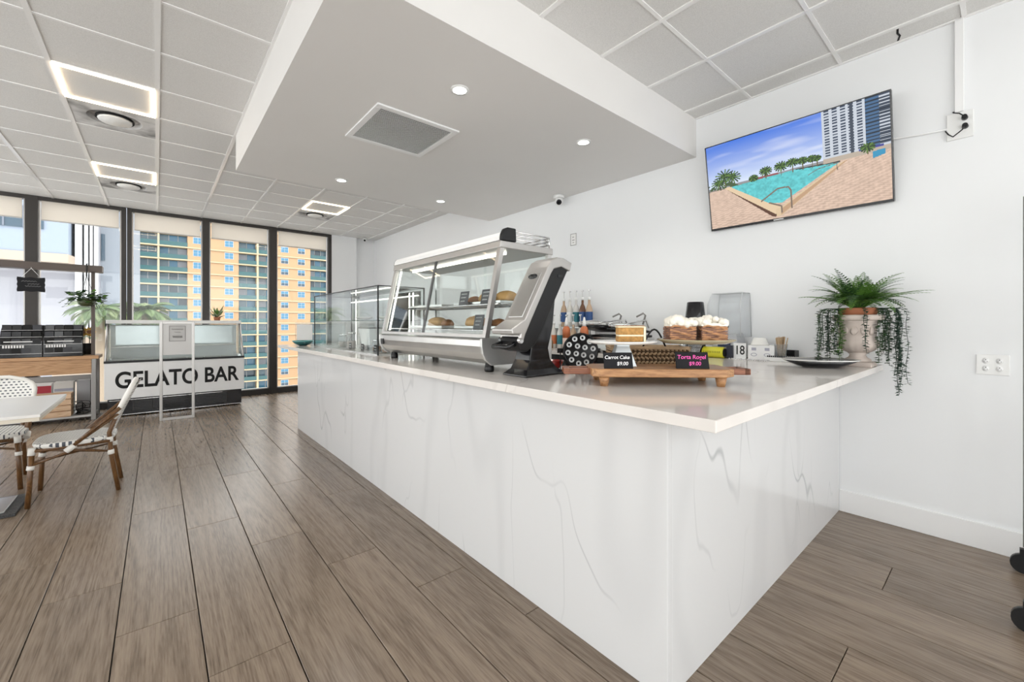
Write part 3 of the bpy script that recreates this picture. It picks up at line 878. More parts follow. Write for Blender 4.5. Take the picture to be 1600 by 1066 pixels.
B().prism([(x * 1.02 - 0.003, z + (z - 0.768) * 0.35) for x, z in hood], -0.008, 0.012, 'y').obj('hood_cap', M_BLACK, dc, bevel=0.006)
B().prism([(x * 1.01, z + (z - 0.778) * 0.03) for x, z in hood], LY, LY + 0.008, 'y').obj('hood_trim', M_GREY, dc)
for k, z in enumerate((0.79, 0.812, 0.834)):
    B().tube([(0.24, 0.01, z), (0.53, 0.01, z), (0.545, 0.025, z), (0.545, LY - 0.03, z)], 0.005, 8).obj('guard_rail', M_CHROME, dc)
for y in (0.02, 0.7, LY - 0.05):
    B().cyl((0.545, y, 0.766), (0.545, y, 0.838), 0.005).obj('rail_post', M_CHROME, dc)
B().box(0.24, 0.252, 0.1, LY - 0.1, 0.708, 0.724).obj('lamp_strip', M_LEDW, dc)
for z, x0 in ((0.40, 0.16), (0.24, 0.06)):
    b = B()
    for k in range(24):
        y = 0.04 + k * (LY - 0.08) / 23
        b.tube([(x0, y, z), (0.50, y, z)], 0.0022, 5)
    b.tube([(x0, 0.03, z), (x0, LY - 0.03, z)], 0.005, 6).tube([(0.50, 0.03, z), (0.50, LY - 0.03, z)], 0.005, 6)
    b.obj('wire_shelf', M_CHROME, dc)
B().box(0.535, 0.539, 0.03, 0.72, 0.20, 0.73).obj('rear_door', M_CLEAR, dc)
B().box(0.542, 0.546, 0.70, LY - 0.03, 0.20, 0.73).obj('rear_door', M_CLEAR, dc)
B().box(0.548, 0.556, 0.64, 0.79, 0.44, 0.49).obj('door_handle', M_BLACK, dc)
# food in the case
def lump(seed, amt=0.12):
    r = random.Random(seed)
    ph = [(r.uniform(3, 7), r.uniform(0, 6), r.uniform(3, 7)) for _ in range(3)]
    return lambda d: 1 + amt * sum(math.sin(a * d.x + b + c * d.y + a * d.z) for a, b, c in ph) / 3
M_BREAD = plain('golden_bread', (0.55, 0.32, 0.12), 0.7, var=0.35, scale=25)
M_BROWN = plain('brown_bun', (0.30, 0.13, 0.05), 0.6, var=0.4, scale=25)
M_GREYTAG = plain('grey_price_card', (0.06, 0.062, 0.07), 0.6)
tr = []
for k, (y, z, lab) in enumerate(((0.36, 0.405, 'steel tray on the upper wire shelf, behind the near sliding pane'), (1.05, 0.405, 'steel tray on the upper wire shelf, behind the far sliding pane'),
                                 (0.36, 0.245, 'steel tray on the lower wire shelf, behind the near sliding pane'), (1.05, 0.245, 'steel tray on the lower wire shelf, behind the far sliding pane'))):
    b = B().box(-0.13, 0.13, -0.26, 0.26, 0, 0.004)
    for a in ((-0.13, 0.13, -0.26, -0.255), (-0.13, 0.13, 0.255, 0.26), (-0.13, -0.125, -0.255, 0.255), (0.125, 0.13, -0.255, 0.255)):
        b.box(*a, 0.004, 0.02)
    o = tag(b.obj('tray', M_STEEL, bevel=0.0015), lab, 'tray', 'trays in the heated case')
    o.location = (1.40 + 0.33, 1.90 + y, CT + z)
food = [(0.18, 0.411, 'loaf'), (0.36, 0.411, 'loaf'), (0.54, 0.411, 'bun'), (0.14, 0.251, 'bun'), (0.26, 0.251, 'bun'), (0.38, 0.251, 'bun'), (0.52, 0.251, 'loaf'), (0.9, 0.251, 'bun'), (1.05, 0.251, 'loaf')]
fl = ['golden loaf on the upper shelf closest to the silver terminal', 'golden loaf in the middle of the upper shelf tray', 'small brown bun at the far end of the upper near tray',
      'brown bun on the lower shelf closest to the silver terminal', 'brown bun second from the terminal on the lower shelf', 'brown bun third from the terminal on the lower shelf',
      'golden loaf on the lower near tray', 'brown bun on the lower far tray', 'golden loaf on the lower far tray']
for i, ((y, z, k), lab) in enumerate(zip(food, fl)):
    r = (0.075, 0.085, 0.045) if k == 'loaf' else (0.05, 0.05, 0.034)
    o = tag(B().ell((0, 0, r[2] * 0.82), r, 18, 10, lump(i, 0.13)).obj('bread_loaf' if k == 'loaf' else 'bread_bun', M_BREAD if k == 'loaf' else M_BROWN), lab, 'bread', 'baked goods in the heated case')
    o.location = (1.40 + 0.32, 1.90 + y, CT + z)
for i, (y, z, lab) in enumerate(((0.22, 0.405, 'dark price card on the upper shelf before the nearest loaf'), (0.47, 0.405, 'dark price card on the upper shelf before the second loaf'), (0.30, 0.245, 'dark price card on the lower shelf of the heated case'))):
    t = thing('price_card', lab, 'price tag', (1.40 + 0.175, 1.90 + y, CT + z), 0, 'price cards in the heated case')
    M = Matrix.Rotation(0.2, 4, 'Y')
    B().box(-0.002, 0.002, -0.05, 0.05, 0, 0.095, M).obj('card', M_GREYTAG, t)
    b = B()
    for q in range(3):
        pts = [(-0.003, 0.032 - s * 0.008, 0.075 - q * 0.024 + (0.005 if s % 2 else -0.003)) for s in range(9 - q)]
        b.tube([tuple(M @ Vector(p_)) for p_ in pts], 0.0014, 5)
    b.obj('chalk_writing', M_CHALK, t)

# ================================================================== FAR GLASS CASE
gc = thing('glass_case', 'rectangular clear glass display case with black edges at the far counter end', 'display case', (1.48, 3.57, CT))
GX, GY, GZ = 0.46, 1.95, 0.615
B().box(0.0, 0.006, 0.008, GY - 0.008, 0.01, GZ - 0.01).obj('front_pane', M_CLEAR, gc)
for y in (0.0, GY - 0.006):
    B().box(0.008, GX - 0.008, y, y + 0.006, 0.01, GZ - 0.01).obj('end_pane', M_CLEAR, gc)
B().box(0.006, GX - 0.006, 0.006, GY - 0.006, GZ - 0.006, GZ).obj('top_pane', M_CLEAR, gc)
B().box(0.03, GX - 0.03, 0.02, GY - 0.02, 0.308, 0.314).obj('shelf_pane', M_CLEAR, gc)
B().box(0.028, 0.031, 0.02, GY - 0.02, 0.307, 0.315).obj('shelf_edge', M_EDGE, gc)
B().box(0.0, GX, 0.0, GY, 0.0, 0.012).obj('floor_plate', M_STEEL, gc)
for x in (0.0, GX - 0.01):
    for y in (-0.001, GY - 0.009):
        B().box(x - 0.002, x + 0.009, y, y + 0.01, 0.0, GZ).obj('corner_post', M_BLACK, gc)
for a in ((0, GX, -0.001, 0.007), (0, GX, GY - 0.007, GY + 0.001), (-0.002, 0.007, 0, GY), (GX - 0.007, GX, 0, GY)):
    B().box(*a, GZ - 0.002, GZ + 0.006).obj('top_edge', M_BLACK, gc)
for y in (0.16, 0.24, 1.70):
    B().box(GX - 0.04, GX - 0.03, y, y + 0.012, 0.02, GZ - 0.03).obj('led_strip', M_LEDW, gc)
B().box(GX - 0.05, GX - 0.036, 0.05, GY - 0.1, GZ - 0.07, GZ - 0.06).obj('led_strip', M_LEDW, gc)
B().box(GX - 0.02, GX - 0.014, 0.05, GY - 0.05, 0.02, GZ - 0.02).obj('rear_door', M_CLEAR, gc)
gx0, gy0, gz0 = 1.48, 3.57, CT + 0.012
t = thing('ice_tub', 'white plastic tub in the middle of the glass case', 'tub', (gx0 + 0.2, gy0 + 0.62, gz0))
B().loft([[(-0.07, -0.11, 0.05), (0.07, -0.11, 0.05), (0.07, 0.11, 0.05), (-0.07, 0.11, 0.05)], [(-0.09, -0.14, 0.22), (0.09, -0.14, 0.22), (0.09, 0.14, 0.22), (-0.09, 0.14, 0.22)]]).obj('body', M_WHITE, t, bevel=0.006)
B().box(-0.095, 0.095, -0.145, 0.145, 0.218, 0.232).obj('rim', M_GREY, t, bevel=0.003)
for s in (-1, 1):
    B().box(-0.06, 0.06, s * 0.07 - 0.008, s * 0.07 + 0.008, 0, 0.05).obj('foot', M_CHROME, t)
jl = ['clear jar with steel lid at the near end of the glass case', 'clear jar with steel lid second in the glass case', 'clear jar with steel lid beyond the white tub', 'clear jar with steel lid at the far end of the glass case']
for (y, h, r), lab in zip(((0.12, 0.12, 0.045), (0.33, 0.10, 0.05), (1.02, 0.16, 0.055), (1.3, 0.13, 0.05)), jl):
    t = thing('glass_jar', lab, 'jar', (gx0 + 0.13, gy0 + y, gz0), 0, 'jars in the glass case')
    B().lathe([(r * 0.9, 0), (r, 0.01), (r, h * 0.8), (r * 0.8, h)], 18).obj('body', M_CLEARP, t)
    B().lathe([(r * 0.75, 0.004), (r * 0.85, h * 0.5)], 16).obj('filling', M_BROWN if y < 0.5 else M_STONE, t)
    B().lathe([(r * 0.84, h), (r * 0.84, h + 0.018), (0, h + 0.02)], 18).obj('lid', M_CHROME, t)
for (y, lab) in ((0.20, 'black price card at the near end of the glass case'), (0.52, 'black price card before the white tub'), (0.86, 'black price card past the white tub')):
    t = thing('price_card', lab, 'price tag', (gx0 + 0.06, gy0 + y, gz0), 0, 'price cards in the glass case')
    B().box(-0.002, 0.002, -0.035, 0.035, 0, 0.07).obj('card', M_SLATE, t)
    b = B()
    for q in range(2):
        b.tube([(-0.003, 0.024 - s * 0.006, 0.05 - q * 0.024 + (0.004 if s % 2 else -0.003)) for s in range(9)], 0.0012, 5)
    b.obj('chalk_writing', M_CHALK, t)
for (y, lab, rx) in ((1.12, 'tilted white board leaning in the glass case', 0.6), (1.5, 'clear acrylic stand at the far end of the glass case', 0.3)):
    o = tag(B().box(-0.07, 0.07, -0.004, 0.004, 0, 0.2).obj('acrylic_board', M_PAPER if y < 1.3 else M_CLEARP, bevel=0.001), lab, 'sign board')
    o.location = (gx0 + 0.25, gy0 + y, gz0 + 0.002); o.rotation_euler = (rx, 0, 1.2)
def plate_stack(name, loc, lab, mat, r=0.09):
    o = tag(B().lathe([(0.04, 0), (r * 0.7, 0.006), (r, 0.022), (r, 0.026), (r * 0.7, 0.012), (0, 0.008)], 24).obj(name, mat), lab, 'plate')
    o.location = loc
plate_stack('plate', (gx0 + 0.22, gy0 + 0.33, CT + 0.326), 'white plate on the glass shelf, near end', M_CERAMIC)
plate_stack('plate', (gx0 + 0.22, gy0 + 0.9, CT + 0.326), 'white plate on the glass shelf, middle', M_CERAMIC)
# past the case end
t = thing('teal_bowl', 'shallow dark teal bowl at the very end of the counter', 'bowl', (1.42, 5.80, CT))
B().lathe([(0.04, 0), (0.10, 0.03), (0.125, 0.06), (0.12, 0.062), (0.095, 0.036), (0, 0.012)], 24).obj('body', plain('teal_glaze', (0.01, 0.09, 0.09), 0.2), t)
B().lathe([(0.122, 0.058), (0.128, 0.062), (0.122, 0.066)], 24, cap=False).obj('rim', plain('pale_teal_rim', (0.2, 0.5, 0.48), 0.3), t)
t = thing('menu_holder', 'clear acrylic menu holder at the far counter corner', 'sign holder', (1.50, 6.05, CT), 0.15)
B().box(-0.12, 0.12, -0.05, 0.05, 0, 0.008).obj('base', M_CLEARP, t)
B().box(-0.12, 0.12, -0.003, 0.003, 0.008, 0.30).obj('sheet', M_CLEARP, t)
B().box(-0.10, 0.10, -0.006, -0.0045, 0.06, 0.27).obj('paper', M_PAPER, t)

# ================================================================== POINT OF SALE TERMINAL
pt = thing('payment_terminal', 'tall leaning silver and black terminal on a flared black foot', 'terminal', (1.60, 1.60, CT))
def o2(pts): return [(x - 1.60, z - CT) for x, z in pts]
arm = o2([(1.424, 1.213), (1.40, 1.27), (1.47, 1.36), (1.64, 1.645), (1.69, 1.69), (1.79, 1.665), (1.686, 1.492), (1.60, 1.34), (1.53, 1.24), (1.47, 1.205)])
B().prism(arm, 0.012, 0.155, 'y').obj('body', M_BLACK, pt, bevel=0.008)
shell = o2([(1.355, 1.325), (1.443, 1.374), (1.612, 1.662), (1.64, 1.70), (1.686, 1.722), (1.74, 1.722), (1.807, 1.70), (1.792, 1.652), (1.72, 1.672), (1.66, 1.655), (1.64, 1.63), (1.485, 1.362), (1.45, 1.30), (1.43, 1.25), (1.41, 1.255), (1.415, 1.30), (1.36, 1.30)])
B().prism(shell, 0.0, 0.168, 'y').obj('silver_cover', M_ALU, pt, bevel=0.006)
d = Vector((0.169, 0, 0.288)).normalized()
Mi = Matrix.Translation((1.445 - 1.60, 0.084, 1.374 - CT)) @ frame3((0, 0, 0), (0, -1, 0), d)
B().box(-0.056, 0.056, 0.015, 0.30, -0.001, 0.006, Mi).obj('front_inset', M_STEEL, pt, bevel=0.003)
e = B().lathe([(0.035, 0), (0.035, 0.003), (0, 0.004)], 24, sx=1.0, sy=0.45).obj('badge', M_GLOSSBLACK, pt)
e.matrix_local = Mi @ Matrix.Translation((0.0, 0.275, 0.006))
B().cyl((1.418 - 1.6, -0.004, 1.268 - CT), (1.418 - 1.6, 0.172, 1.268 - CT), 0.014, None, 14).obj('hinge', M_CHROME, pt)
B().tube([(1.40 - 1.6, 0.03, 1.25 - CT), (1.35 - 1.6, 0.03, 1.235 - CT), (1.35 - 1.6, 0.14, 1.235 - CT), (1.40 - 1.6, 0.14, 1.25 - CT)], 0.014, 10).obj('grip', M_GLOSSBLACK, pt)
B().box(1.70 - 1.6, 1.745 - 1.6, 0.008, 0.013, 1.612 - CT, 1.628 - CT).obj('slot', M_GLOSSBLACK, pt)
def rr(x0, x1, y0, y1, z): return [(x0 - 1.6, y0, z - CT), (x1 - 1.6, y0, z - CT), (x1 - 1.6, y1, z - CT), (x0 - 1.6, y1, z - CT)]
B().loft([rr(1.445, 1.745, -0.01, 0.185, 1.0745), rr(1.445, 1.745, -0.01, 0.185, 1.083), rr(1.475, 1.70, 0.015, 0.155, 1.11), rr(1.50, 1.655, 0.025, 0.145, 1.16), rr(1.515, 1.645, 0.03, 0.14, 1.22), rr(1.56, 1.68, 0.03, 0.14, 1.34), rr(1.66, 1.705, 0.035, 0.135, 1.50)]).obj('pedestal', M_GLOSSBLACK, pt, bevel=0.006)

# ================================================================== STAGE LIGHT, RED BOWLS
v = Vector((0, 0, 0))
ps = thing('stage_light', 'round black stage light with rings of clear lenses', 'stage light', (1.86, 1.585, CT), 0)
face = Vector((-0.60, -0.80, 0.06)).normalized()
PM = Matrix.Translation((0, 0, 0.125)) @ face.to_track_quat('Z', 'Y').to_matrix().to_4x4()
o = B().lathe([(0.06, -0.11), (0.085, -0.09), (0.098, -0.03), (0.102, 0.0), (0.102, 0.016), (0.094, 0.016), (0.092, 0.006), (0, 0.006)], 36).obj('housing', M_BLACK, ps)
o.matrix_local = PM
for k in range(10):
    a = 2 * PI * k / 10 + 0.15
    b = B().lathe([(0.0150, 0.006), (0.0160, 0.011), (0.0115, 0.0115), (0.0085, 0.007), (0.0065, 0.007)], 16, cap=False)
    l = b.obj('lens', plain('pale_lens_ring', (0.62, 0.63, 0.64), 0.25, 0.3), ps); l.matrix_local = PM @ Matrix.Translation((0.074 * math.cos(a), 0.074 * math.sin(a), 0))
for k in range(4):
    a = 2 * PI * k / 4 + 0.6
    inst(l, ps).matrix_local = PM @ Matrix.Translation((0.031 * math.cos(a), 0.031 * math.sin(a), 0))
side = Vector((0.80, -0.60, 0)).normalized()
for s in (-1, 1):
    p0 = Vector((0, 0, 0.125)) + side * s * 0.108 - face * 0.04
    B().tube([p0, p0 + Vector((0.03, 0.03, -0.117))], 0.008, 6, sq=(0.4, 1.6)).obj('bracket_arm', M_BLACK, ps)
    B().cyl(p0 - side * s * 0.012, p0 + side * s * 0.018, 0.014, None, 12).obj('knob', M_BLACK, ps)
B().tube([Vector((0.03, 0.03, 0.008)) - face * 0.04 - side * 0.108, Vector((0.03, 0.03, 0.008)) - face * 0.04 + side * 0.108], 0.008, 6, sq=(1.6, 0.4)).obj('bracket_foot', M_BLACK, ps)
for i, (x, y, lab) in enumerate(((1.86, 1.80, 'small red bowl behind the black terminal foot'), (1.97, 1.745, 'small red bowl right behind the stage light'))):
    o = tag(B().lathe([(0.03, 0), (0.05, 0.02), (0.065, 0.055), (0.062, 0.056), (0.045, 0.024), (0, 0.012)], 22).obj('red_bowl', M_RED), lab, 'bowl', 'red bowls')
    o.location = (x, y, CT)
    if i == 1: o.location = (1.985, 1.66, CT)

# ================================================================== SERVING BOARD WITH CAKES  (local x = along the board)
bd_rz = math.radians(-43)
bd = thing('serving_board', 'long wooden footed serving board with handles at the counter corner', 'serving board', (1.80, 1.07, CT), bd_rz)
ux = Vector((math.cos(bd_rz), math.sin(bd_rz), 0)); uy = Vector((-math.sin(bd_rz), math.cos(bd_rz), 0))
def bl(a, b, z=0.0): return tuple(Vector((1.80, 1.07, CT)) + ux * a + uy * b + Vector((0, 0, z)))
BT = 0.078
out = [(-0.315, -0.10), (-0.28, -0.135), (0.27, -0.135), (0.32, -0.09), (0.32, 0.10), (0.28, 0.135), (-0.28, 0.135), (-0.315, 0.10)]
B().prism(out, 0.042, BT, 'z').obj('top', M_BOARD, bd, bevel=0.004)
for s in (-1, 1):
    b = B()
    for a in ((-0.055, -0.03), (0.03, 0.055)):
        b.box(s * 0.31 if s > 0 else -0.41, 0.41 if s > 0 else -0.31, a[0], a[1], 0.046, 0.074)
    b.box(s * 0.41 - 0.028, s * 0.41 + 0.002, -0.055, 0.055, 0.046, 0.074)
    b.obj('handle', M_HANDLE, bd, bevel=0.004)
for x, y in ((-0.26, -0.105), (0.255, -0.105), (-0.26, 0.105), (0.255, 0.105)):
    B().lathe([(0.017, 0), (0.025, 0.044)], 16).obj('leg', M_BOARD, bd, loc=(x, y, 0))
def stand(name, lab, a, b, r, glassy):
    t = thing(name, lab, 'cake stand', bl(a, b, BT), bd_rz)
    m = M_CLEARP if glassy else M_CERAMIC
    m2 = M_CLEARP if glassy else plain('pale_pewter', (0.50, 0.53, 0.54), 0.3, 0.5)
    h = 0.105
    if glassy:
        B().lathe([(0.055, 0), (0.05, 0.006), (0.018, 0.014), (0.015, 0.06), (0.03, h - 0.004), (0.05, h)], 22).obj('pedestal', m, t)
        B().lathe([(0.03, h), (r * 0.8, h + 0.004), (r, h + 0.02), (r, h + 0.024), (r * 0.8, h + 0.008), (0, h + 0.006)], 40).obj('plate', plain('amber_glass_plate', (0.36, 0.31, 0.20), 0.15), t)
    else:
        B().loft([[(-0.06, -0.05, 0), (0.06, -0.05, 0), (0.06, 0.05, 0), (-0.06, 0.05, 0)], [(-0.03, -0.03, h - 0.01), (0.03, -0.03, h - 0.01), (0.03, 0.03, h - 0.01), (-0.03, 0.03, h - 0.01)], [(-0.032, -0.03, h), (0.032, -0.03, h), (0.032, 0.03, h), (-0.032, 0.03, h)]]).obj('pedestal', m2, t, bevel=0.003)
        B().lathe([(0.05, h), (r * 0.85, h + 0.002), (r, h + 0.012), (r, h + 0.016), (r * 0.8, h + 0.01), (0, h + 0.01)], 40).obj('plate', m, t)
    return h
stand('cake_stand', 'white cake stand with a tapered square pedestal under the carrot cake', -0.155, 0.02, 0.165, False)
stand('cake_stand', 'amber glass cake stand under the two meringue torte slices', 0.195, 0.03, 0.175, True)
# carrot cake slice
ck = thing('carrot_cake', 'slice of golden carrot cake with cream layer on the white stand', 'cake', bl(-0.11, 0.02, BT + 0.116), bd_rz)
def wedge(b, x0, x1, d, z0, z1, j=0.0):
    b.loft([[(x0, -d, z0), (x1, -d * 0.9, z0), (x1, d * 0.9, z0), (x0, d, z0)], [(x0 + j, -d, z1), (x1 - j, -d * 0.9, z1), (x1 - j, d * 0.9, z1), (x0 + j, d, z1)]])
    return b
wedge(B(), -0.068, 0.048, 0.036, 0, 0.026).obj('sponge', M_CAKE, ck, bevel=0.004)
wedge(B(), -0.066, 0.05, 0.037, 0.026, 0.034).obj('cream_layer', M_FROST, ck, bevel=0.002)
wedge(B(), -0.068, 0.05, 0.036, 0.034, 0.068).obj('sponge', M_CAKE, ck, bevel=0.004)
wedge(B(), -0.07, 0.056, 0.037, 0.068, 0.074).obj('frosting', M_FROST, ck, bevel=0.002)
wedge(B(), 0.05, 0.062, 0.034, 0, 0.072).obj('frosting', M_FROST, ck, bevel=0.003)
rnd = random.Random(5)
b = B()
for k in range(60):
    b.ell((rnd.uniform(-0.066, 0.052), rnd.uniform(-0.033, 0.033), 0.0755), (0.005, 0.004, 0.003), 6, 4)
o = b.obj('crumbs', plain('nut_crumbs', (0.45, 0.26, 0.15), 0.8, var=0.3, scale=60), ck); o['kind'] = 'stuff'
# two rogel slices
def rogel(a, lab, seed):
    t = thing('torte_slice', lab, 'cake', bl(a, 0.025, BT + 0.113), bd_rz, 'meringue torte slices')
    r = random.Random(seed)
    z = 0.0
    lay = None
    for k in range(9):
        w = 0.062 + r.uniform(-0.003, 0.003); dd = 0.055 + r.uniform(-0.003, 0.003)
        n = 32
        rings = []
        for zz, sh in ((z, 0.97), (z + 0.004, 1.0), (z + 0.0075, 0.97)):
            ring = []
            for i in range(n):
                an = 2 * PI * i / n
                q = 1 / max(abs(math.cos(an)), abs(math.sin(an))) * (0.94 + 0.05 * math.sin(an * 5 + k * 2.1) + r.uniform(-0.025, 0.025) * (zz == z))
                ring.append((w * math.cos(an) * q * sh, dd * math.sin(an) * q * sh, zz + 0.0034 * math.sin(an * 3 + k * 1.7) + 0.0026 * math.sin(an * 8 + k * 2.3)))
            rings.append(ring)
        B().loft(rings).obj('pastry_layer', M_PASTRY, t)
        if k < 8:
            B().box(-0.061, 0.061, -0.05, 0.05, z + 0.005, z + 0.0105).obj('caramel_layer', M_CARAMEL, t)
        z += 0.0088
    b = B()
    for i in range(44):
        x, y = r.uniform(-0.058, 0.058), r.uniform(-0.05, 0.05)
        rad = r.uniform(0.013, 0.023)
        b.ell((x, y, z + 0.010 + r.uniform(-0.004, 0.024) * (1 - (abs(x) / 0.075) ** 2)), (rad, rad, rad * 1.05), 10, 6, lump(i + seed, 0.2))
    b.box(-0.058, 0.058, -0.048, 0.048, z - 0.002, z + 0.012)
    b.obj('meringue', M_CREAM, t)
rogel(0.118, 'layered torte slice with meringue, the one nearer the carrot cake', 11)
rogel(0.262, 'layered torte slice with meringue, the one nearer the number card', 23)
def sign(a, b_, w, h, lab, lines, mat, rz):
    t = thing('menu_card', lab, 'price sign', bl(a, b_, BT), bd_rz + rz)
    M = Matrix.Rotation(-0.32, 4, 'X')
    B().box(-w / 2, w / 2, 0, 0.005, 0.0, h, M).obj('board', M_SLATE, t, bevel=0.002)
    B().box(-w / 2 + 0.01, w / 2 - 0.01, 0.004, 0.045, 0, 0.004).obj('foot', M_SLATE, t)
    for s, x, z, size in lines:
        MM = M @ Matrix.Translation((x, -0.0012, z)) @ Matrix.Rotation(PI / 2, 4, 'X')
        text('writing', s, size, mat, t, MM, bold=0.00012, shear=0.14, spacing=0.98)
sign(-0.195, -0.105, 0.132, 0.075, 'black chalkboard card reading Carrot Cake $9.00', [('Carrot Cake', -0.004, 0.051, 0.0225), ('$9.00', 0.018, 0.022, 0.023)], M_CHALK, 0.05)
sign(0.135, -0.10, 0.145, 0.078, 'black chalkboard card reading Torta Rogel $9.00 in pink', [('Torta Rogel', -0.002, 0.053, 0.0265), ('$9.00', 0.01, 0.023, 0.024)], M_PINK, -0.03)
# woven basket behind the stands
bk = thing('woven_basket', 'low rectangular woven seagrass basket behind the cakes', 'basket', bl(0.03, 0.27, 0), bd_rz)
BW, BD, BH = 0.20, 0.085, 0.155
B().box(-BW + 0.01, BW - 0.01, -BD + 0.01, BD - 0.01, 0.0, 0.02).box(-BW + 0.004, BW - 0.004, -BD + 0.012, -BD + 0.016, 0.02, BH - 0.01).box(-BW + 0.004, BW - 0.004, BD - 0.016, BD - 0.012, 0.02, BH - 0.01).obj('gap_backing', plain('dark_gap_shade', (0.10, 0.06, 0.03), 0.9), bk)  # dark inner sheet stands in for shade in the gaps between plaits
b = B()
for row in range(7):
    z = 0.012 + row * 0.0225
    per = 19
    for k in range(per):
        for s in (-1, 1):
            x = -BW + (k + 0.5) * 2 * BW / per
            an = 0.5 if row % 2 else -0.5
            b.ell((x, s * (BD - 0.004), z), (0.0115, 0.009, 0.0072), 8, 6)
    for k in range(8):
        for s in (-1, 1):
            y = -BD + (k + 0.5) * 2 * BD / 8
            b.ell((s * (BW - 0.004), y, z), (0.009, 0.0115, 0.0072), 8, 6)
# slant each strand like a plait
b.v = [(x, y, z + (0.55 if int(z / 0.0225) % 2 else -0.55) * (((x + BW) % (2 * BW / 19)) - BW / 19)) for x, y, z in b.v]
o = b.obj('plaits', M_WICKER, bk); o['kind'] = 'stuff'
B().tube([(-BW, -BD, BH), (BW, -BD, BH), (BW, BD, BH), (-BW, BD, BH), (-BW, -BD, BH)], 0.008, 8).obj('rim', M_WICKER, bk)
B().tube([(BW * 0.2 - 0.06 + 0.12 * k / 10, 0.0, BH + 0.095 * math.sin(PI * k / 10)) for k in range(11)], 0.005, 6).obj('handle', M_BLACK, bk)

# ================================================================== THINGS ALONG THE TELEVISION WALL
WXI = WX
# urn with fern and trailing vines
URN = (3.55, 0.635, CT)
ur = thing('stone_urn', 'pale plaster urn standing at the wall end of the worktop', 'urn', URN)
B().box(-0.085, 0.085, -0.085, 0.085, 0, 0.03).obj('plinth', M_STONE, ur, bevel=0.004)
flute = lambda a, z: 0.035 * abs(math.sin(a * 9)) if 0.10 < z < 0.17 else 0.0
B().lathe([(0.07, 0.03), (0.07, 0.045), (0.048, 0.06), (0.042, 0.075), (0.055, 0.09)], 40).obj('stem', M_STONE, ur)
B().lathe([(0.05, 0.088), (0.085, 0.105), (0.105, 0.13), (0.108, 0.155), (0.098, 0.175), (0.096, 0.20), (0.10, 0.26), (0.105, 0.29), (0.115, 0.30)], 72, wob=flute).obj('bowl', M_STONE, ur)
B().lathe([(0.115, 0.30), (0.132, 0.305), (0.135, 0.33), (0.125, 0.338), (0.10, 0.338)], 48, wob=lambda a, z: 0.02 * abs(math.sin(a * 14)) if z > 0.302 else 0).obj('rim', M_STONE, ur)
for k in range(5):
    a = PI + (k - 2) * 0.5
    o = B().ell((0, 0, 0), (0.02, 0.006, 0.026), 10, 6, lump(k, 0.3)).obj('relief', M_STONE, ur, loc=(0.1 * math.cos(a), 0.1 * math.sin(a), 0.235))
    o.rotation_euler = (0, 0, a + PI / 2)
pl = thing('potted_fern', 'bushy green fern in a terracotta pot set into the urn', 'plant', (URN[0], URN[1], CT + 0.335))
B().lathe([(0.09, -0.02), (0.103, 0.02), (0.108, 0.045), (0.10, 0.05), (0.095, 0.04), (0, 0.035)], 32).obj('pot', M_TERRA, pl)
def leaf_quad(b, base, d, nrm, ln, w):
    d = Vector(d).normalized(); s = d.cross(Vector(nrm)).normalized()
    base = Vector(base)
    b.add([base, base + d * ln * 0.45 + s * w, base + d * ln, base + d * ln * 0.45 - s * w], [(0, 1, 2, 3)])
rnd = random.Random(12)
def frond(az, el, ln, droop, mat, base_r=0.03, z0=0.05):
    b = B()
    pts = []
    p = Vector((base_r * math.cos(az), base_r * math.sin(az), z0)); n = 17
    e = el
    for k in range(n + 1):
        pts.append(p.copy())
        p = p + Vector((math.cos(az) * math.cos(e), math.sin(az) * math.cos(e), math.sin(e))) * (ln / n)
        e -= droop / n
    b.tube(pts, [0.0022 * (1 - 0.7 * k / n) for k in range(n + 1)], 5)
    for k in range(3, n + 1):
        t = (pts[k] - pts[k - 1]).normalized()
        s = t.cross(Vector((0, 0, 1))).normalized()
        nn = s.cross(t)
        L_ = ln * 0.19 * math.sin(PI * min(1, (k / n) ** 0.7 * 0.93 + 0.06)) + 0.006
        for sg in (-1, 1):
            leaf_quad(b, pts[k], s * sg + t * 0.5 - nn * 0.12, nn, L_ * rnd.uniform(0.85, 1.1), 0.0052)
    return b.obj('frond', mat, pl, fix=False)
for k in range(96):
    az = 2 * PI * k / 96 * 7.0 + rnd.uniform(-0.3, 0.3)
    ring = k / 96
    wall = max(0.0, math.cos(az))           # the wall side stays short
    frond(az, 1.5 - 0.75 * ring + rnd.uniform(-0.12, 0.12), (0.30 - 0.02 * ring) * rnd.uniform(0.6, 1.12) * (1 - 0.25 * wall), 0.5 + 0.9 * ring + rnd.uniform(0, 0.7), (M_LEAF, M_LEAF2, M_LEAF, M_LEAF2)[k % 4])
for az, ln in ((-1.75, 0.36), (-2.3, 0.30), (1.6, 0.32), (1.95, 0.31), (-1.4, 0.33), (-1.95, 0.33), (2.3, 0.28)):
    frond(az, 0.62, ln, 0.75, M_LEAF2)
vn = thing('trailing_vine', 'string-of-leaves vines trailing down around the urn', 'plant', (URN[0], URN[1], CT + 0.335))
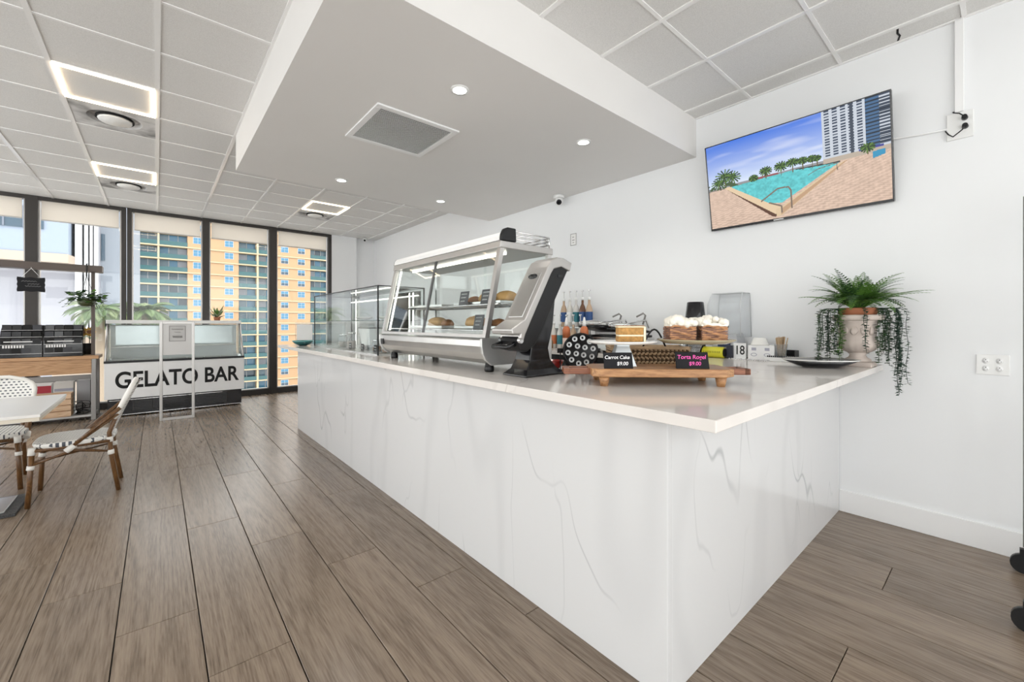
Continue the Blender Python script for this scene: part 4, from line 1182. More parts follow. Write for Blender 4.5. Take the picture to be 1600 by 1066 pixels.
def vine(az, r, drop, mat, seed, over=0.0):
    b = B(); r_ = random.Random(seed)
    p = Vector((0.09 * math.cos(az), 0.09 * math.sin(az), 0.03))
    pts = [p.copy()]
    for k in range(1, 7):
        f = k / 6
        pts.append(Vector(((0.09 + (r - 0.09) * math.sin(f * PI / 2)) * math.cos(az), (0.09 + (r - 0.09) * math.sin(f * PI / 2)) * math.sin(az), 0.03 + 0.03 * math.sin(f * PI) - 0.03 * f)))
    n = max(6, int(drop / 0.016))
    wob = r_.uniform(0, 6)
    for k in range(1, n + 1):
        q = pts[6]
        pts.append(Vector((q.x + 0.006 * math.sin(k * 0.5 + wob), q.y + 0.006 * math.cos(k * 0.4 + wob), q.z - drop * k / n)))
    b.tube(pts, 0.0014, 4, cap=False)
    for k in range(4, len(pts)):
        for s in range(3):
            a = r_.uniform(0, 2 * PI)
            leaf_quad(b, pts[k] + Vector((0, 0, r_.uniform(-0.006, 0.006))), (math.cos(a), math.sin(a), r_.uniform(-0.5, 0.35)), (r_.uniform(-0.4, 0.4), r_.uniform(-0.4, 0.4), 1), r_.uniform(0.02, 0.029), 0.0075)
    b.obj('vine_strand', mat, vn, fix=False)
vd = random.Random(4)
# az is measured from +x (the wall); the viewer sees the -x / -y side
for k in range(12):                     # window side of the urn
    vine(PI * 0.62 + vd.uniform(-0.35, 0.35), vd.uniform(0.15, 0.245), vd.uniform(0.20, 0.325), (M_LEAF3, M_LEAF3, M_LEAF)[k % 3], 100 + k)
for k in range(8):
    vine(PI * 0.80 + vd.uniform(-0.1, 0.22), vd.uniform(0.14, 0.165), vd.uniform(0.22, 0.325), (M_LEAF2, M_LEAF3)[k % 2], 200 + k)
vine(PI * 1.15, 0.142, 0.24, M_LEAF3, 301); vine(PI * 1.13, 0.148, 0.2, M_LEAF3, 302)
for k in range(13):                     # over the open end of the worktop
    vine(-PI * 0.5 + vd.uniform(-0.5, 0.45), vd.uniform(0.12, 0.16), vd.uniform(0.2, 0.33), (M_LEAF, M_LEAF3)[k % 2], 400 + k)
for k in range(9):
    vine(-PI * 0.5 + vd.uniform(-0.12, 0.35), vd.uniform(0.185, 0.24), vd.uniform(0.36, 0.50), M_LEAF3, 500 + k)

t = thing('oval_platter', 'wide shallow platter, white inside and black outside, on the worktop', 'platter', (3.27, 0.775, CT), math.radians(-50))
B().lathe([(0.09, 0), (0.125, 0.008), (0.205, 0.046)], 44, sx=1.05, sy=0.72).obj('underside', M_GLOSSBLACK, t)
B().lathe([(0.205, 0.046), (0.21, 0.052), (0.13, 0.022), (0, 0.014)], 44, sx=1.05, sy=0.72, cap=False).obj('inside', M_CERAMIC, t)
t = thing('napkin_tray', 'flat white tray with dark patterned edge behind the platter', 'tray', (3.60, 1.03, CT), 0.0)
B().box(-0.10, 0.10, -0.15, 0.15, 0, 0.03).obj('body', M_WHITE, t, bevel=0.003)
b = B()
for k in range(22):
    b.box(-0.101 , -0.094, -0.14 + k * 0.0125, -0.133 + k * 0.0125, 0.03, 0.042)
b.obj('patterned_edge', M_BLACK, t)
t = thing('stirrer_cup', 'clear cup packed with wooden coffee stirrers', 'cup', (3.60, 1.10, CT + 0.03))
B().lathe([(0.034, 0), (0.045, 0.095), (0.043, 0.095), (0.032, 0.004)], 24).obj('cup', M_CLEARP, t)
sr = random.Random(9)
for k in range(34):
    a = sr.uniform(0, 2 * PI); r = sr.uniform(0.004, 0.026)
    B().tube([(r * math.cos(a), r * math.sin(a), 0.006), (r * 2.1 * math.cos(a), r * 2.1 * math.sin(a), 0.148 + sr.uniform(-0.006, 0.006))], 0.0035, 4, sq=(0.5, 1.3)).obj('stirrer', M_STICK, t)
o = tag(B().box(-0.05, 0.05, -0.13, 0.13, 0, 0.006).box(-0.05, 0.05, -0.13, -0.124, 0.006, 0.075).box(-0.05, 0.05, 0.124, 0.13, 0.006, 0.075).box(0.044, 0.05, -0.124, 0.124, 0.006, 0.075).obj('black_caddy', M_BLACK, bevel=0.002), 'black open caddy against the wall behind the stirrer cup', 'caddy')
o.location = (3.727, 1.16, CT)
t = thing('sugar_box', 'white cardboard box with two small grey prints', 'box', (3.60, 1.225, CT), math.radians(6))
B().box(-0.05, 0.05, -0.09, 0.09, 0, 0.112).obj('carton', M_PAPER, t, bevel=0.002)
M_PRINT = plain('grey_print', (0.38, 0.38, 0.45), 0.8)
for y in (-0.042, 0.048):
    B().box(-0.0508, -0.05, y - 0.016, y + 0.016, 0.072, 0.094).obj('print', M_PRINT, t)
    B().add([(-0.0508, y + 0.022 * math.cos(2 * PI * k / 16), 0.04 + 0.013 * math.sin(2 * PI * k / 16)) for k in range(16)] + [(-0.0508, y + 0.017 * math.cos(2 * PI * k / 16), 0.04 + 0.009 * math.sin(2 * PI * k / 16)) for k in range(16)],
            [(k, (k + 1) % 16, 16 + (k + 1) % 16, 16 + k) for k in range(16)]).obj('print', M_PRINT, t)
o = tag(B().lathe([(0.062, 0), (0.066, 0.006), (0.06, 0.012), (0.045, 0.055), (0.03, 0.06), (0, 0.06)], 26).obj('upturned_bowl', M_CERAMIC), 'white bowl turned upside down on the sugar box', 'bowl')
o.location = (3.60, 1.245, CT + 0.112)
t = thing('number_card', 'white table number card reading 18', 'number card', (3.55, 1.372, CT), math.radians(4))
B().box(-0.004, 0.004, -0.046, 0.046, 0, 0.125).box(-0.02, 0.02, -0.046, 0.046, 0, 0.006).obj('card', M_PAPER, t, bevel=0.001)
text('numeral', '18', 0.10, M_MATTEBLACK, t, Matrix.Translation((-0.0048, 0, 0.066)) @ Matrix.Rotation(-PI / 2, 4, 'Z') @ Matrix.Rotation(PI / 2, 4, 'X') @ Matrix.Scale(0.75, 4, (1, 0, 0)), bold=0.001)
o = tag(B().box(-0.025, 0.025, -0.022, 0.022, 0, 0.105).obj('black_carton', plain('dark_navy_card', (0.012, 0.014, 0.03), 0.4), bevel=0.002), 'small dark carton beside the number card', 'box')
o.location = (3.54, 1.44, CT)
t = thing('tea_canister', 'bright yellow wrapped packet lying on the worktop by the wall', 'packet', (3.51, 1.56, CT + 0.045))
B().tube([(0, -0.085, 0), (0, -0.078, 0), (0, 0.078, 0), (0, 0.085, 0)], [0.036, 0.045, 0.045, 0.036], 24).obj('wrap', M_YELLOW, t)
B().tube([(0, -0.092, 0), (0, -0.085, 0)], 0.034, 20).obj('cap', M_MATTEBLACK, t)
b = B()
for k in range(10):
    b.box(-0.0462, -0.0445, -0.068 + k * 0.014, -0.061 + k * 0.014, -0.004, 0.012)
b.obj('lettering', plain('olive_ink', (0.30, 0.30, 0.02), 0.6), t)
for y, lab in ((1.70, 'clear glass tumbler next to the yellow packet'), (1.775, 'clear glass tumbler further along the wall')):
    o = tag(B().lathe([(0.028, 0), (0.033, 0.11), (0.031, 0.11), (0.026, 0.006), (0, 0.006)], 20).obj('tumbler', M_CLEARP), lab, 'glass', 'tumblers by the wall')
    o.location = (3.42, y, CT)
t = thing('bead_string', 'loose string of small silver beads on the worktop', 'beads', (3.44, 1.27, CT))
br_ = random.Random(2)
bead = None
for k in range(26):
    p = (0.02 * math.sin(k * 1.1) + 0.006 * br_.uniform(-1, 1), 0.14 - k * 0.011, 0.006)
    if bead is None: bead = B().ell((0, 0, 0), (0.006, 0.006, 0.006), 8, 6).obj('bead', M_CHROME, t, loc=p)
    else: inst(bead, t, p)
# blender under a clear hood
t = thing('blender', 'blender base under a clear square plastic hood', 'blender', (3.665, 1.50, CT))
B().loft([[(-0.10, -0.10, 0), (0.10, -0.10, 0), (0.10, 0.10, 0), (-0.10, 0.10, 0)], [(-0.10, -0.10, 0.10), (0.10, -0.10, 0.10), (0.10, 0.10, 0.10), (-0.10, 0.10, 0.10)], [(-0.06, -0.08, 0.20), (0.08, -0.08, 0.20), (0.08, 0.08, 0.20), (-0.06, 0.08, 0.20)]]).obj('motor_base', plain('light_grey_plastic', (0.45, 0.46, 0.48), 0.4), t, bevel=0.008)
B().box(-0.104, -0.098, -0.05, 0.05, 0.09, 0.15).obj('control_panel', plain('navy_panel', (0.015, 0.03, 0.09), 0.3), t)
B().tube([(-0.09, 0.10, 0.26), (-0.09, -0.03, 0.255)], 0.012, 10).obj('hood_handle', M_BLACK, t)
H0, H1 = 0.17, 0.535
def ring4(x0, x1, y0, y1, z): return [(x0, y0, z), (x1, y0, z), (x1, y1, z), (x0, y1, z)]
rg = [ring4(-0.102, 0.112, -0.13, 0.14, H0), ring4(-0.10, 0.11, -0.125, 0.135, H1 - 0.09), ring4(-0.05, 0.105, -0.12, 0.12, H1)]
vs = [p_ for r in rg for p_ in r]; fs = [(8, 9, 10, 11)]
for i in range(2):
    for k in range(4): fs.append((i * 4 + k, i * 4 + (k + 1) % 4, (i + 1) * 4 + (k + 1) % 4, (i + 1) * 4 + k))
B().add(vs, fs).obj('clear_hood', M_CLEARP, t, bevel=0.012)
M_HEDGE = plain('frosted_edge', (0.55, 0.56, 0.57), 0.3)
for k in range(4):
    B().tube([rg[0][k], rg[1][k], rg[2][k], rg[2][(k + 1) % 4]], 0.0035, 6).obj('hood_edge', M_HEDGE, t)
t = thing('cup_stack', 'tall stack of upturned black cups against the wall', 'cups', (3.52, 1.72, CT))
for k in range(13):
    B().lathe([(0.082, 0), (0.082, 0.008), (0.066, 0.155), (0.06, 0.16), (0, 0.16)], 28, wob=lambda a, z: 0.012 * math.sin(a * 16)).obj('cup', M_GLOSSBLACK, t, loc=(0, 0, k * 0.0255))
# panini press
t = thing('panini_press', 'steel panini press with raised lever handles', 'press', (3.46, 2.48, CT))
B().box(-0.19, 0.19, -0.30, 0.30, 0.02, 0.15).obj('base', M_STEEL, t, bevel=0.012)
B().box(-0.195, -0.185, -0.27, 0.27, 0.10, 0.14).obj('drip_slot', M_BLACK, t)
for x, y in ((-0.16, -0.27), (-0.16, 0.27), (0.16, -0.27), (0.16, 0.27)):
    B().lathe([(0.018, 0), (0.02, 0.02)], 12).obj('foot', M_BLACK, t, loc=(x, y, 0))
B().box(-0.17, 0.17, -0.285, 0.285, 0.15, 0.17).obj('lower_plate', M_BLACK, t, bevel=0.004)
for y0, y1, tilt in ((-0.275, -0.01, 0.10), (0.01, 0.345, 0.16)):
    M = Matrix.Translation((0.15, 0, 0.19)) @ Matrix.Rotation(tilt, 4, 'Y')
    B().box(-0.33, 0.0, y0, y1, 0.0, 0.022, M).obj('upper_plate', M_BLACK, t, bevel=0.003)
    B().box(-0.30, -0.03, y0 + 0.02, y1 - 0.02, 0.022, 0.07, M).obj('lid', M_STEEL, t, bevel=0.01)
    pts = [M @ Vector(q) for q in ((0.0, y0 + 0.02, 0.05), (-0.06, y0 + 0.02, 0.12), (-0.34, y0 + 0.03, 0.055), (-0.37, y0 + 0.06, 0.03), (-0.37, y1 - 0.06, 0.03), (-0.34, y1 - 0.03, 0.055), (-0.06, y1 - 0.02, 0.12), (0.0, y1 - 0.02, 0.05))]
    B().tube(pts, 0.008, 8).obj('handle', M_CHROME, t)
    B().tube([M @ Vector((-0.04, y0 + 0.06, 0.08)), M @ Vector((-0.02, y0 + 0.05, 0.17)), M @ Vector((-0.06, y0 + 0.05, 0.185)), M @ Vector((-0.08, y0 + 0.11, 0.15))], 0.009, 8).obj('spring_arm', M_GREY, t)
# syrup bottles
def bottle(x, y, z, lab, h, r, m_body, m_label, kind, group, base=0.0):
    t = thing('syrup_bottle', lab, 'bottle', (x, y, z), 0, group)
    B().lathe([(r * 0.9, 0), (r, 0.01), (r, h * 0.62), (r * 0.75, h * 0.75), (r * 0.36, h * 0.86), (r * 0.36, h)], 20).obj('body', m_body, t)
    B().lathe([(r + 0.0008, h * 0.18), (r + 0.0008, h * 0.56)], 20, cap=False).obj('label_band', m_label, t)
    if kind == 'pump':
        B().lathe([(r * 0.45, h), (r * 0.45, h + 0.03), (0.006, h + 0.035)], 14).obj('collar', M_WHITE, t)
        B().tube([(0, 0, h + 0.03), (0, 0, h + 0.10), (-0.035, -0.02, h + 0.105), (-0.05, -0.03, h + 0.095)], 0.005, 8).obj('pump', M_WHITE, t)
        B().lathe([(0.015, h + 0.098), (0.016, h + 0.112), (0, h + 0.114)], 12).obj('pump_head', M_CHROME, t)
    else:
        B().lathe([(r * 0.4, h - 0.01), (r * 0.28, h + 0.02), (r * 0.12, h + 0.065), (0, h + 0.066)], 14).obj('spout', M_WHITE, t)
M_SYR = [plain('clear_syrup', (0.66, 0.64, 0.60), 0.1), plain('amber_syrup', (0.50, 0.36, 0.25), 0.1), plain('dark_syrup', (0.16, 0.08, 0.05), 0.1), plain('pale_syrup', (0.60, 0.58, 0.56), 0.1)]
M_LBL = [plain('navy_label', (0.02, 0.07, 0.22), 0.5), M_PAPER, M_ORANGE, plain('teal_label', (0.02, 0.16, 0.2), 0.5)]
rk = thing('bottle_riser', 'steel step rack lifting the rear syrup bottles', 'rack', (3.58, 3.20, CT))
B().box(-0.02, 0.16, -0.30, 0.36, 0.23, 0.245).obj('shelf', M_STEEL, rk, bevel=0.002)
for y in (-0.28, 0.34):
    B().box(-0.015, 0.155, y - 0.01, y + 0.01, 0, 0.23).obj('upright', M_STEEL, rk)
nth = ['first', 'second', 'third', 'fourth', 'fifth']
for k in range(5):
    bottle(3.66, 2.99 + 0.095 * k, CT + 0.245, '%s pump bottle on the rear riser, counting from the panini press' % nth[k], 0.30, 0.038, M_SYR[(k + 1) % 4], M_LBL[(0, 0, 3, 1, 0)[k]], 'pump', 'pump bottles on the riser')
for k in range(5):
    bottle(3.50, 2.98 + 0.10 * k, CT, '%s pump bottle on the worktop before the riser, counting from the panini press' % nth[k], 0.27, 0.036, M_SYR[k % 4], M_LBL[(1, 2, 1, 3, 2)[k]], 'pump', 'pump bottles on the worktop')
for k, (x, y) in enumerate(((3.195, 2.672), (3.20, 2.911))):
    t = thing('sauce_bottle', 'squeeze bottle with an orange top half, %s' % ('nearer the panini press' if k == 0 else 'nearer the terminal'), 'bottle', (x, y, CT), 0, 'orange squeeze bottles')
    B().lathe([(0.036, 0), (0.04, 0.01), (0.04, 0.135)], 20).obj('lower_body', plain('pale_pink_plastic', (0.66, 0.50, 0.44), 0.35), t)
    B().lathe([(0.04, 0.135), (0.04, 0.215), (0.03, 0.245), (0.018, 0.255)], 20).obj('upper_body', M_ORANGE, t)
    B().lathe([(0.02, 0.255), (0.018, 0.285), (0.007, 0.345), (0, 0.346)], 14).obj('nozzle', M_WHITE, t)
o = tag(B().box(-0.04, 0.04, -0.03, 0.03, 0, 0.30).obj('tall_carton', M_PAPER, bevel=0.002), 'narrow white carton between bottles and panini press', 'box')
o.location = (3.62, 2.875, CT)
o = tag(B().lathe([(0.03, 0), (0.045, 0.08), (0.04, 0.082), (0.026, 0.006), (0, 0.006)], 20).obj('red_cup', M_RED), 'small red cup between the orange squeeze bottles', 'cup')
o.location = (3.21, 2.79, CT)
o = tag(B().box(-0.07, 0.07, -0.09, 0.09, 0, 0.09).obj('coffee_carton', plain('tan_card', (0.30, 0.20, 0.11), 0.7), bevel=0.003), 'tan carton behind the terminal on the back worktop', 'box')
o.location = (3.40, 3.45, CT)

# ================================================================== ROLLING RACK AT THE FRAME EDGE, shaped open so light passes to the wall
t = thing('rolling_rack', 'tall grey wire rack on black casters at the end of the television wall', 'rack', (3.26, -0.40, 0))
for x in (-0.36, 0.36):
    for y in (-0.30, 0.325):
        B().cyl((x, y, 0.13), (x, y, 2.05), 0.013, None, 12).obj('post', M_GREY, t)
for z in (0.22, 0.80, 1.38, 1.98):
    b = B()
    for k in range(12):
        x = -0.35 + k * 0.0636
        b.tube([(x, -0.30, z), (x, 0.325, z)], 0.003, 5)
    for y in (-0.30, 0.0, 0.325):
        b.tube([(-0.36, y, z - 0.006), (0.36, y, z - 0.006)], 0.005, 6)
    b.obj('wire_shelf', M_GREY, t)
for x in (-0.34, 0.33):
    for y in (-0.28, 0.33):
        c = B().box(x - 0.015, x + 0.015, y - 0.02, y + 0.02, 0.09, 0.13).obj('caster_fork', M_BLACK, t)
        B().cyl((x - 0.018, y + 0.005, 0.05), (x + 0.018, y + 0.005, 0.05), 0.05, None, 20).obj('wheel', M_BLACK, c)

# ================================================================== GELATO FREEZER
FX0, FX1, FY = -0.575, 1.115, 8.28
fz = thing('gelato_freezer', 'white and black gelato display freezer lettered GELATO BAR', 'freezer', ((FX0 + FX1) / 2, FY, 0))
HW = (FX1 - FX0) / 2
FD = 0.78
B().box(-HW + 0.03, HW - 0.03, 0.05, FD, 0.02, 0.28).obj('machine_base', M_GLOSSBLACK, fz, bevel=0.004)
for x in (-HW + 0.10, HW - 0.10):
    for y in (0.12, FD - 0.1):
        B().cyl((x - 0.015, y, 0.025), (x + 0.015, y, 0.025), 0.025, None, 14).obj('caster', M_BLACK, fz)
M_BLK2 = plain('black_grille_metal', (0.02, 0.02, 0.02), 0.25)
for x0, x1 in ((-HW + 0.30, -0.32), (-0.26, 0.12), (0.20, HW - 0.24)):
    g = B().box(x0, x1, 0.03, 0.05, 0.07, 0.22).obj('grille', M_BLK2, fz, bevel=0.003)
    for k in range(7):
        B().box(x0 + 0.01, x1 - 0.01, 0.022, 0.03, 0.085 + k * 0.018, 0.093 + k * 0.018).obj('louvre', M_GLOSSBLACK, g)
B().box(-HW + 0.05, HW - 0.3, 0.038, 0.05, 0.235, 0.243).obj('trim_bar', M_CHROME, fz)
B().box(-HW + 0.06, HW - 0.02, 0.03, 0.05, 0.022, 0.032).obj('trim_bar', M_CHROME, fz)
B().box(-HW, HW, 0.0, 0.03, 0.265, 0.785).obj('front_panel', M_PAPER, fz, bevel=0.003)
B().box(-HW, HW, 0.03, FD, 0.28, 0.66).obj('cabinet', M_GLOSSBLACK, fz, bevel=0.003)
B().box(-HW - 0.005, HW + 0.005, -0.008, 0.05, 0.785, 0.815).obj('front_rim', M_BLACK, fz, bevel=0.003)
text('lettering', 'GELATO BAR', 0.33, M_MATTEBLACK, fz, Matrix.Translation((0.012, -0.002, 0.522)) @ Matrix.Rotation(PI / 2, 4, 'X') @ Matrix.Scale(0.765, 4, (1, 0, 0)), bold=0.0075, extrude=0.001)
B().box(-HW + 0.01, HW - 0.01, 0.05, FD, 0.66, 0.70).obj('well_floor', M_STEEL, fz)
M_WELL = plain('inner_white', (0.78, 0.80, 0.81), 0.35)
B().box(-HW + 0.02, HW - 0.02, FD - 0.04, FD, 0.70, 1.34).obj('back_wall', M_WELL, fz)
B().box(-HW + 0.08, HW - 0.08, FD - 0.05, FD - 0.041, 1.02, 1.32).obj('mirror_panel', plain('pale_mirror', (0.80, 0.84, 0.86), 0.15, 0.3), fz)
for s in (-1, 1):
    B().prism([(0.01, 0.81), (FD, 0.70), (FD, 1.36), (0.42, 1.36)], s * (HW - 0.012) - 0.004, s * (HW - 0.012) + 0.004, 'x').obj('end_pane', M_CLEAR, fz)
    B().tube([(s * (HW - 0.012), 0.02, 0.81), (s * (HW - 0.012), 0.43, 1.36)], 0.016, 8).obj('corner_rod', M_ALU, fz)
    B().prism([(0.05, 0.70), (FD - 0.05, 0.70), (FD - 0.05, 0.86), (0.2, 0.84), (0.08, 0.80)], s * (HW - 0.05) - 0.02, s * (HW - 0.05) + 0.02, 'x').obj('inner_cheek', M_CHROME, fz)
B().prism([(0.015, 0.812), (0.021, 0.810), (0.436, 1.36), (0.43, 1.362)], -HW + 0.02, HW - 0.02, 'x').obj('front_glass', M_CLEAR, fz)
B().box(-HW - 0.01, HW + 0.01, 0.40, FD + 0.01, 1.355, 1.41).obj('top_cap', M_WHITE, fz, bevel=0.006)
B().box(-HW - 0.02, -HW - 0.005, 0.42, FD, 1.31, 1.405).obj('top_end', M_BLACK, fz)
B().box(-HW + 0.05, HW - 0.05, 0.62, 0.66, 0.98, 1.0).obj('inner_shelf', M_ALU, fz)
for k in range(7):
    x = -HW + 0.16 + k * 0.228
    tb = B().box(x - 0.10, x + 0.10, 0.14, 0.60, 0.70, 0.704)
    for a in ((x - 0.10, x + 0.10, 0.14, 0.144), (x - 0.10, x + 0.10, 0.596, 0.60), (x - 0.10, x - 0.096, 0.144, 0.596), (x + 0.096, x + 0.10, 0.144, 0.596)):
        tb.box(*a, 0.704, 0.80)
    tb.obj('gelato_pan', M_STEEL, fz, bevel=0.002)
B().box(-HW - 0.004, -HW + 0.01, 0.1, FD, 0.28, 0.78).obj('side_panel', M_BLACK, fz)
# small plant on top
fp = thing('freezer_plant', 'small leafy plant in a pot on top of the freezer', 'plant', (0.80, 8.92, 1.41))
B().lathe([(0.04, 0), (0.055, 0.06), (0.05, 0.062), (0, 0.055)], 16).obj('pot', M_TERRA, fp)
rr_ = random.Random(3)
for k in range(26):
    az = rr_.uniform(0, 2 * PI); el = rr_.uniform(0.15, 1.3); ln = rr_.uniform(0.14, 0.25)
    b = B()
    d = Vector((math.cos(az) * math.cos(el), math.sin(az) * math.cos(el), math.sin(el)))
    leaf_quad(b, (0, 0, 0.05), d, (0.2, 0.1, 1), ln, 0.022)
    b.obj('leaf', (M_LEAF, M_LEAF2, plain('pale_sage_leaf', (0.22, 0.26, 0.14), 0.5))[k % 3], fp, fix=False)

# standing frame sign in front of the freezer
st = thing('floor_sign', 'tall silver metal frame sign standing before the freezer', 'sign', (0.22, 7.60, 0), math.radians(-3))
SW = 0.178
for s in (-1, 1):
    B().box(s * SW - 0.017, s * SW + 0.017, -0.015, 0.015, 0.0, 1.385).obj('upright', M_ALU, st, bevel=0.004)
B().box(-SW, SW, -0.012, 0.012, 0.0, 0.035).obj('bottom_rail', M_ALU, st, bevel=0.003)
B().box(-SW, SW, -0.012, 0.012, 1.35, 1.385).obj('top_rail', M_ALU, st, bevel=0.003)
B().box(-SW + 0.017, SW - 0.017, -0.008, 0.008, 0.915, 1.35).obj('panel', plain('silver_panel', (0.58, 0.57, 0.56), 0.45, 0.2), st)
B().box(-0.095, 0.095, -0.0095, -0.008, 1.10, 1.33).obj('plaque', plain('plaque_grey', (0.50, 0.49, 0.48), 0.5), st)
b = B()
M_INK = plain('dark_engraving', (0.12, 0.11, 0.11), 0.6)
for a in ((-0.09, 0.09, 1.318, 1.322), (-0.09, 0.09, 1.108, 1.112), (-0.09, -0.086, 1.112, 1.318), (0.086, 0.09, 1.112, 1.318)):
    b.box(a[0], a[1], -0.0105, -0.0095, a[2], a[3])
b.obj('plaque_border', M_INK, st)
b = B()
for z, n, amp, x0 in ((1.275, 16, 0.012, -0.065), (1.235, 9, 0.008, -0.035), (1.17, 20, 0.02, -0.055)):
    b.tube([(x0 + k * (2 * -x0) / n, -0.0105, z + amp * math.sin(k * 2.1)) for k in range(n + 1)], 0.002, 5)
b.obj('plaque_script', M_INK, st)

# ================================================================== BENCH WITH OVERHEAD BAR
bn = thing('work_bench', 'steel framed wooden workbench with an overhead bar by the windows', 'workbench', (-1.60, 8.42, 0))
B().box(-1.0, 0.97, -0.12, 0.42, 0.86, 0.905).obj('top', M_BENCH, bn, bevel=0.004)
B().box(-1.0, 0.90, -0.10, -0.08, 0.66, 0.86).obj('apron', M_BENCH, bn, bevel=0.003)
for x in (-0.96, 0.89):
    for y in (-0.10, 0.38):
        B().box(x, x + 0.05, y, y + 0.05, 0, 0.86).obj('leg', M_GREY, bn, bevel=0.003)
B().box(-0.95, 0.93, -0.09, 0.42, 0.05, 0.08).obj('lower_shelf', M_ALU, bn, bevel=0.003)
B().box(-0.95, 0.93, 0.40, 0.42, 0.50, 0.60).obj('rear_rail', M_GREY, bn)
for x in (-0.92, 0.88):
    B().box(x, x + 0.04, 0.02, 0.06, 0.905, 2.10).obj('post', M_DARKMETAL, bn, bevel=0.002)
B().box(-1.0, 1.0, -0.06, 0.14, 2.09, 2.18).obj('overhead_bar', M_DARKMETAL, bn, bevel=0.004)
for x, lab, n in ((0.19, 'black glossy tiered tea box at the frame edge on the bench', 0), (0.57, 'black glossy tiered tea box nearer the hanging plant', 1)):
    t = thing('tea_display', lab, 'display box', (-1.60 + x + 0.05, 8.50, 0.905), 0, 'black tea boxes on the bench')
    B().prism([(-0.15, 0), (0.15, 0), (0.15, 0.43), (0.0, 0.43), (-0.10, 0.34), (-0.15, 0.22)], -0.187, 0.187, 'x').obj('case', M_GLOSSBLACK, t, bevel=0.004)
    for row, (z, yy) in enumerate(((0.05, -0.153), (0.17, -0.153), (0.27, -0.13), (0.36, -0.095))):
        B().box(-0.18, 0.18, yy - 0.006, yy, z, z + 0.004).obj('tier_edge', M_ALU, t)
        for k in range(4):
            B().box(-0.172 + k * 0.088, -0.092 + k * 0.088, yy - 0.003 , yy + 0.02, z + 0.008, z + 0.075).obj('packet', [M_BLACK, M_MATTEBLACK, plain('charcoal_packet', (0.02, 0.02, 0.026), 0.4), M_GLOSSBLACK][(k + row) % 4], t)
    b = B()
    for k in range(8):
        b.box(-0.16 + k * 0.024, -0.144 + k * 0.024, -0.1575, -0.1565, 0.13, 0.165)
    b.box(-0.15, 0.1, -0.1575, -0.1565, 0.235 - 0.03, 0.222 - 0.005)
    b.obj('lettering', M_ALU, t)
fl_ = thing('sunflower_pot', 'yellow sunflower in a dark pot on the bench end', 'flower', (-0.76, 8.74, 0.905))
B().lathe([(0.05, 0), (0.06, 0.16), (0.055, 0.16), (0, 0.15)], 16).obj('pot', M_MATTEBLACK, fl_)
B().tube([(0, 0, 0.15), (0.0, -0.02, 0.30)], 0.005, 6).obj('stem', M_STEM, fl_)
B().ell((0, -0.045, 0.33), (0.03, 0.014, 0.03), 12, 6).obj('flower_centre', M_BROWN, fl_)
for k in range(14):
    a = 2 * PI * k / 14; b = B()
    leaf_quad(b, (0.02 * math.cos(a), -0.04, 0.33 + 0.02 * math.sin(a)), (math.cos(a), 0, math.sin(a)), (0, 1, 0), 0.055, 0.013)
    b.obj('petal', plain('sunflower_yellow', (0.75, 0.42, 0.03), 0.6), fl_, fix=False)
for k in range(5):
    a = 0.7 * k; b = B()
    leaf_quad(b, (0, 0, 0.18 + 0.02 * k), (math.cos(a), math.sin(a), 0.4), (0, 0, 1), 0.12, 0.03)
    b.obj('leaf', M_LEAF2, fl_, fix=False)
# goods on the lower shelf
cr = thing('wooden_crate', 'pale slatted wooden crate on the low bench shelf', 'crate', (-1.20, 8.40, 0.08))
for z in (0.01, 0.09, 0.17, 0.25):
    for y in (-0.115, 0.10):
        B().box(-0.30, 0.30, y, y + 0.014, z, z + 0.068).obj('slat', M_CRATE, cr, bevel=0.002)
    for x in (-0.30, 0.286):
        B().box(x, x + 0.014, -0.10, 0.10, z, z + 0.068).obj('slat', M_CRATE, cr, bevel=0.002)
for x in (-0.28, 0.26):
    for y in (-0.10, 0.078):
        B().box(x, x + 0.02, y, y + 0.02, 0.0, 0.32).obj('corner_post', M_CRATE, cr)
B().box(-0.29, 0.29, -0.1, 0.1, 0.0, 0.01).obj('bottom', M_CRATE, cr)
def shelf_box(name, lab, x0, x1, y0, y1, z0, z1, m, band=None, bandm=None):
    t = thing(name, lab, 'box', ((x0 + x1) / 2, (y0 + y1) / 2, z0))
    w, d = (x1 - x0) / 2, (y1 - y0) / 2; h = z1 - z0
    B().box(-w, w, -d, d, 0, h).obj('carton', m, t, bevel=0.003)
    B().box(-w, w, -0.004, 0.004, h, h + 0.0008).obj('tape', plain('clear_tape', (0.6, 0.55, 0.45), 0.3), t)
    if band: B().box(-w + 0.003, w - 0.003, -d - 0.001, -d, band[0] * h, band[1] * h).obj('printed_band', bandm, t)
M_REDP = plain('red_print', (0.42, 0.03, 0.05), 0.6)
shelf_box('stock_box', 'white box with a red printed band on the low shelf', -1.42, -1.125, 8.62, 8.80, 0.08, 0.52, M_PAPER, (0.7, 0.93), M_REDP)
shelf_box('stock_box', 'white gabled box beside the red banded box', -1.10, -0.91, 8.60, 8.78, 0.08, 0.53, plain('off_white_card', (0.68, 0.67, 0.64), 0.7), (0.72, 0.8), M_PRINT)
shelf_box('stock_box', 'grey box at the bench leg end of the low shelf', -0.88, -0.74, 8.60, 8.76, 0.08, 0.54, plain('mid_grey_card', (0.36, 0.36, 0.37), 0.7))
wc = random.Random(8)
b = B()
pts = [Vector((wc.uniform(-0.1, 0.1), wc.uniform(-0.06, 0.06), 0.006 + wc.uniform(0, 0.24) * (1 - abs(k - 16) / 16))) for k in range(32)]
fine = []
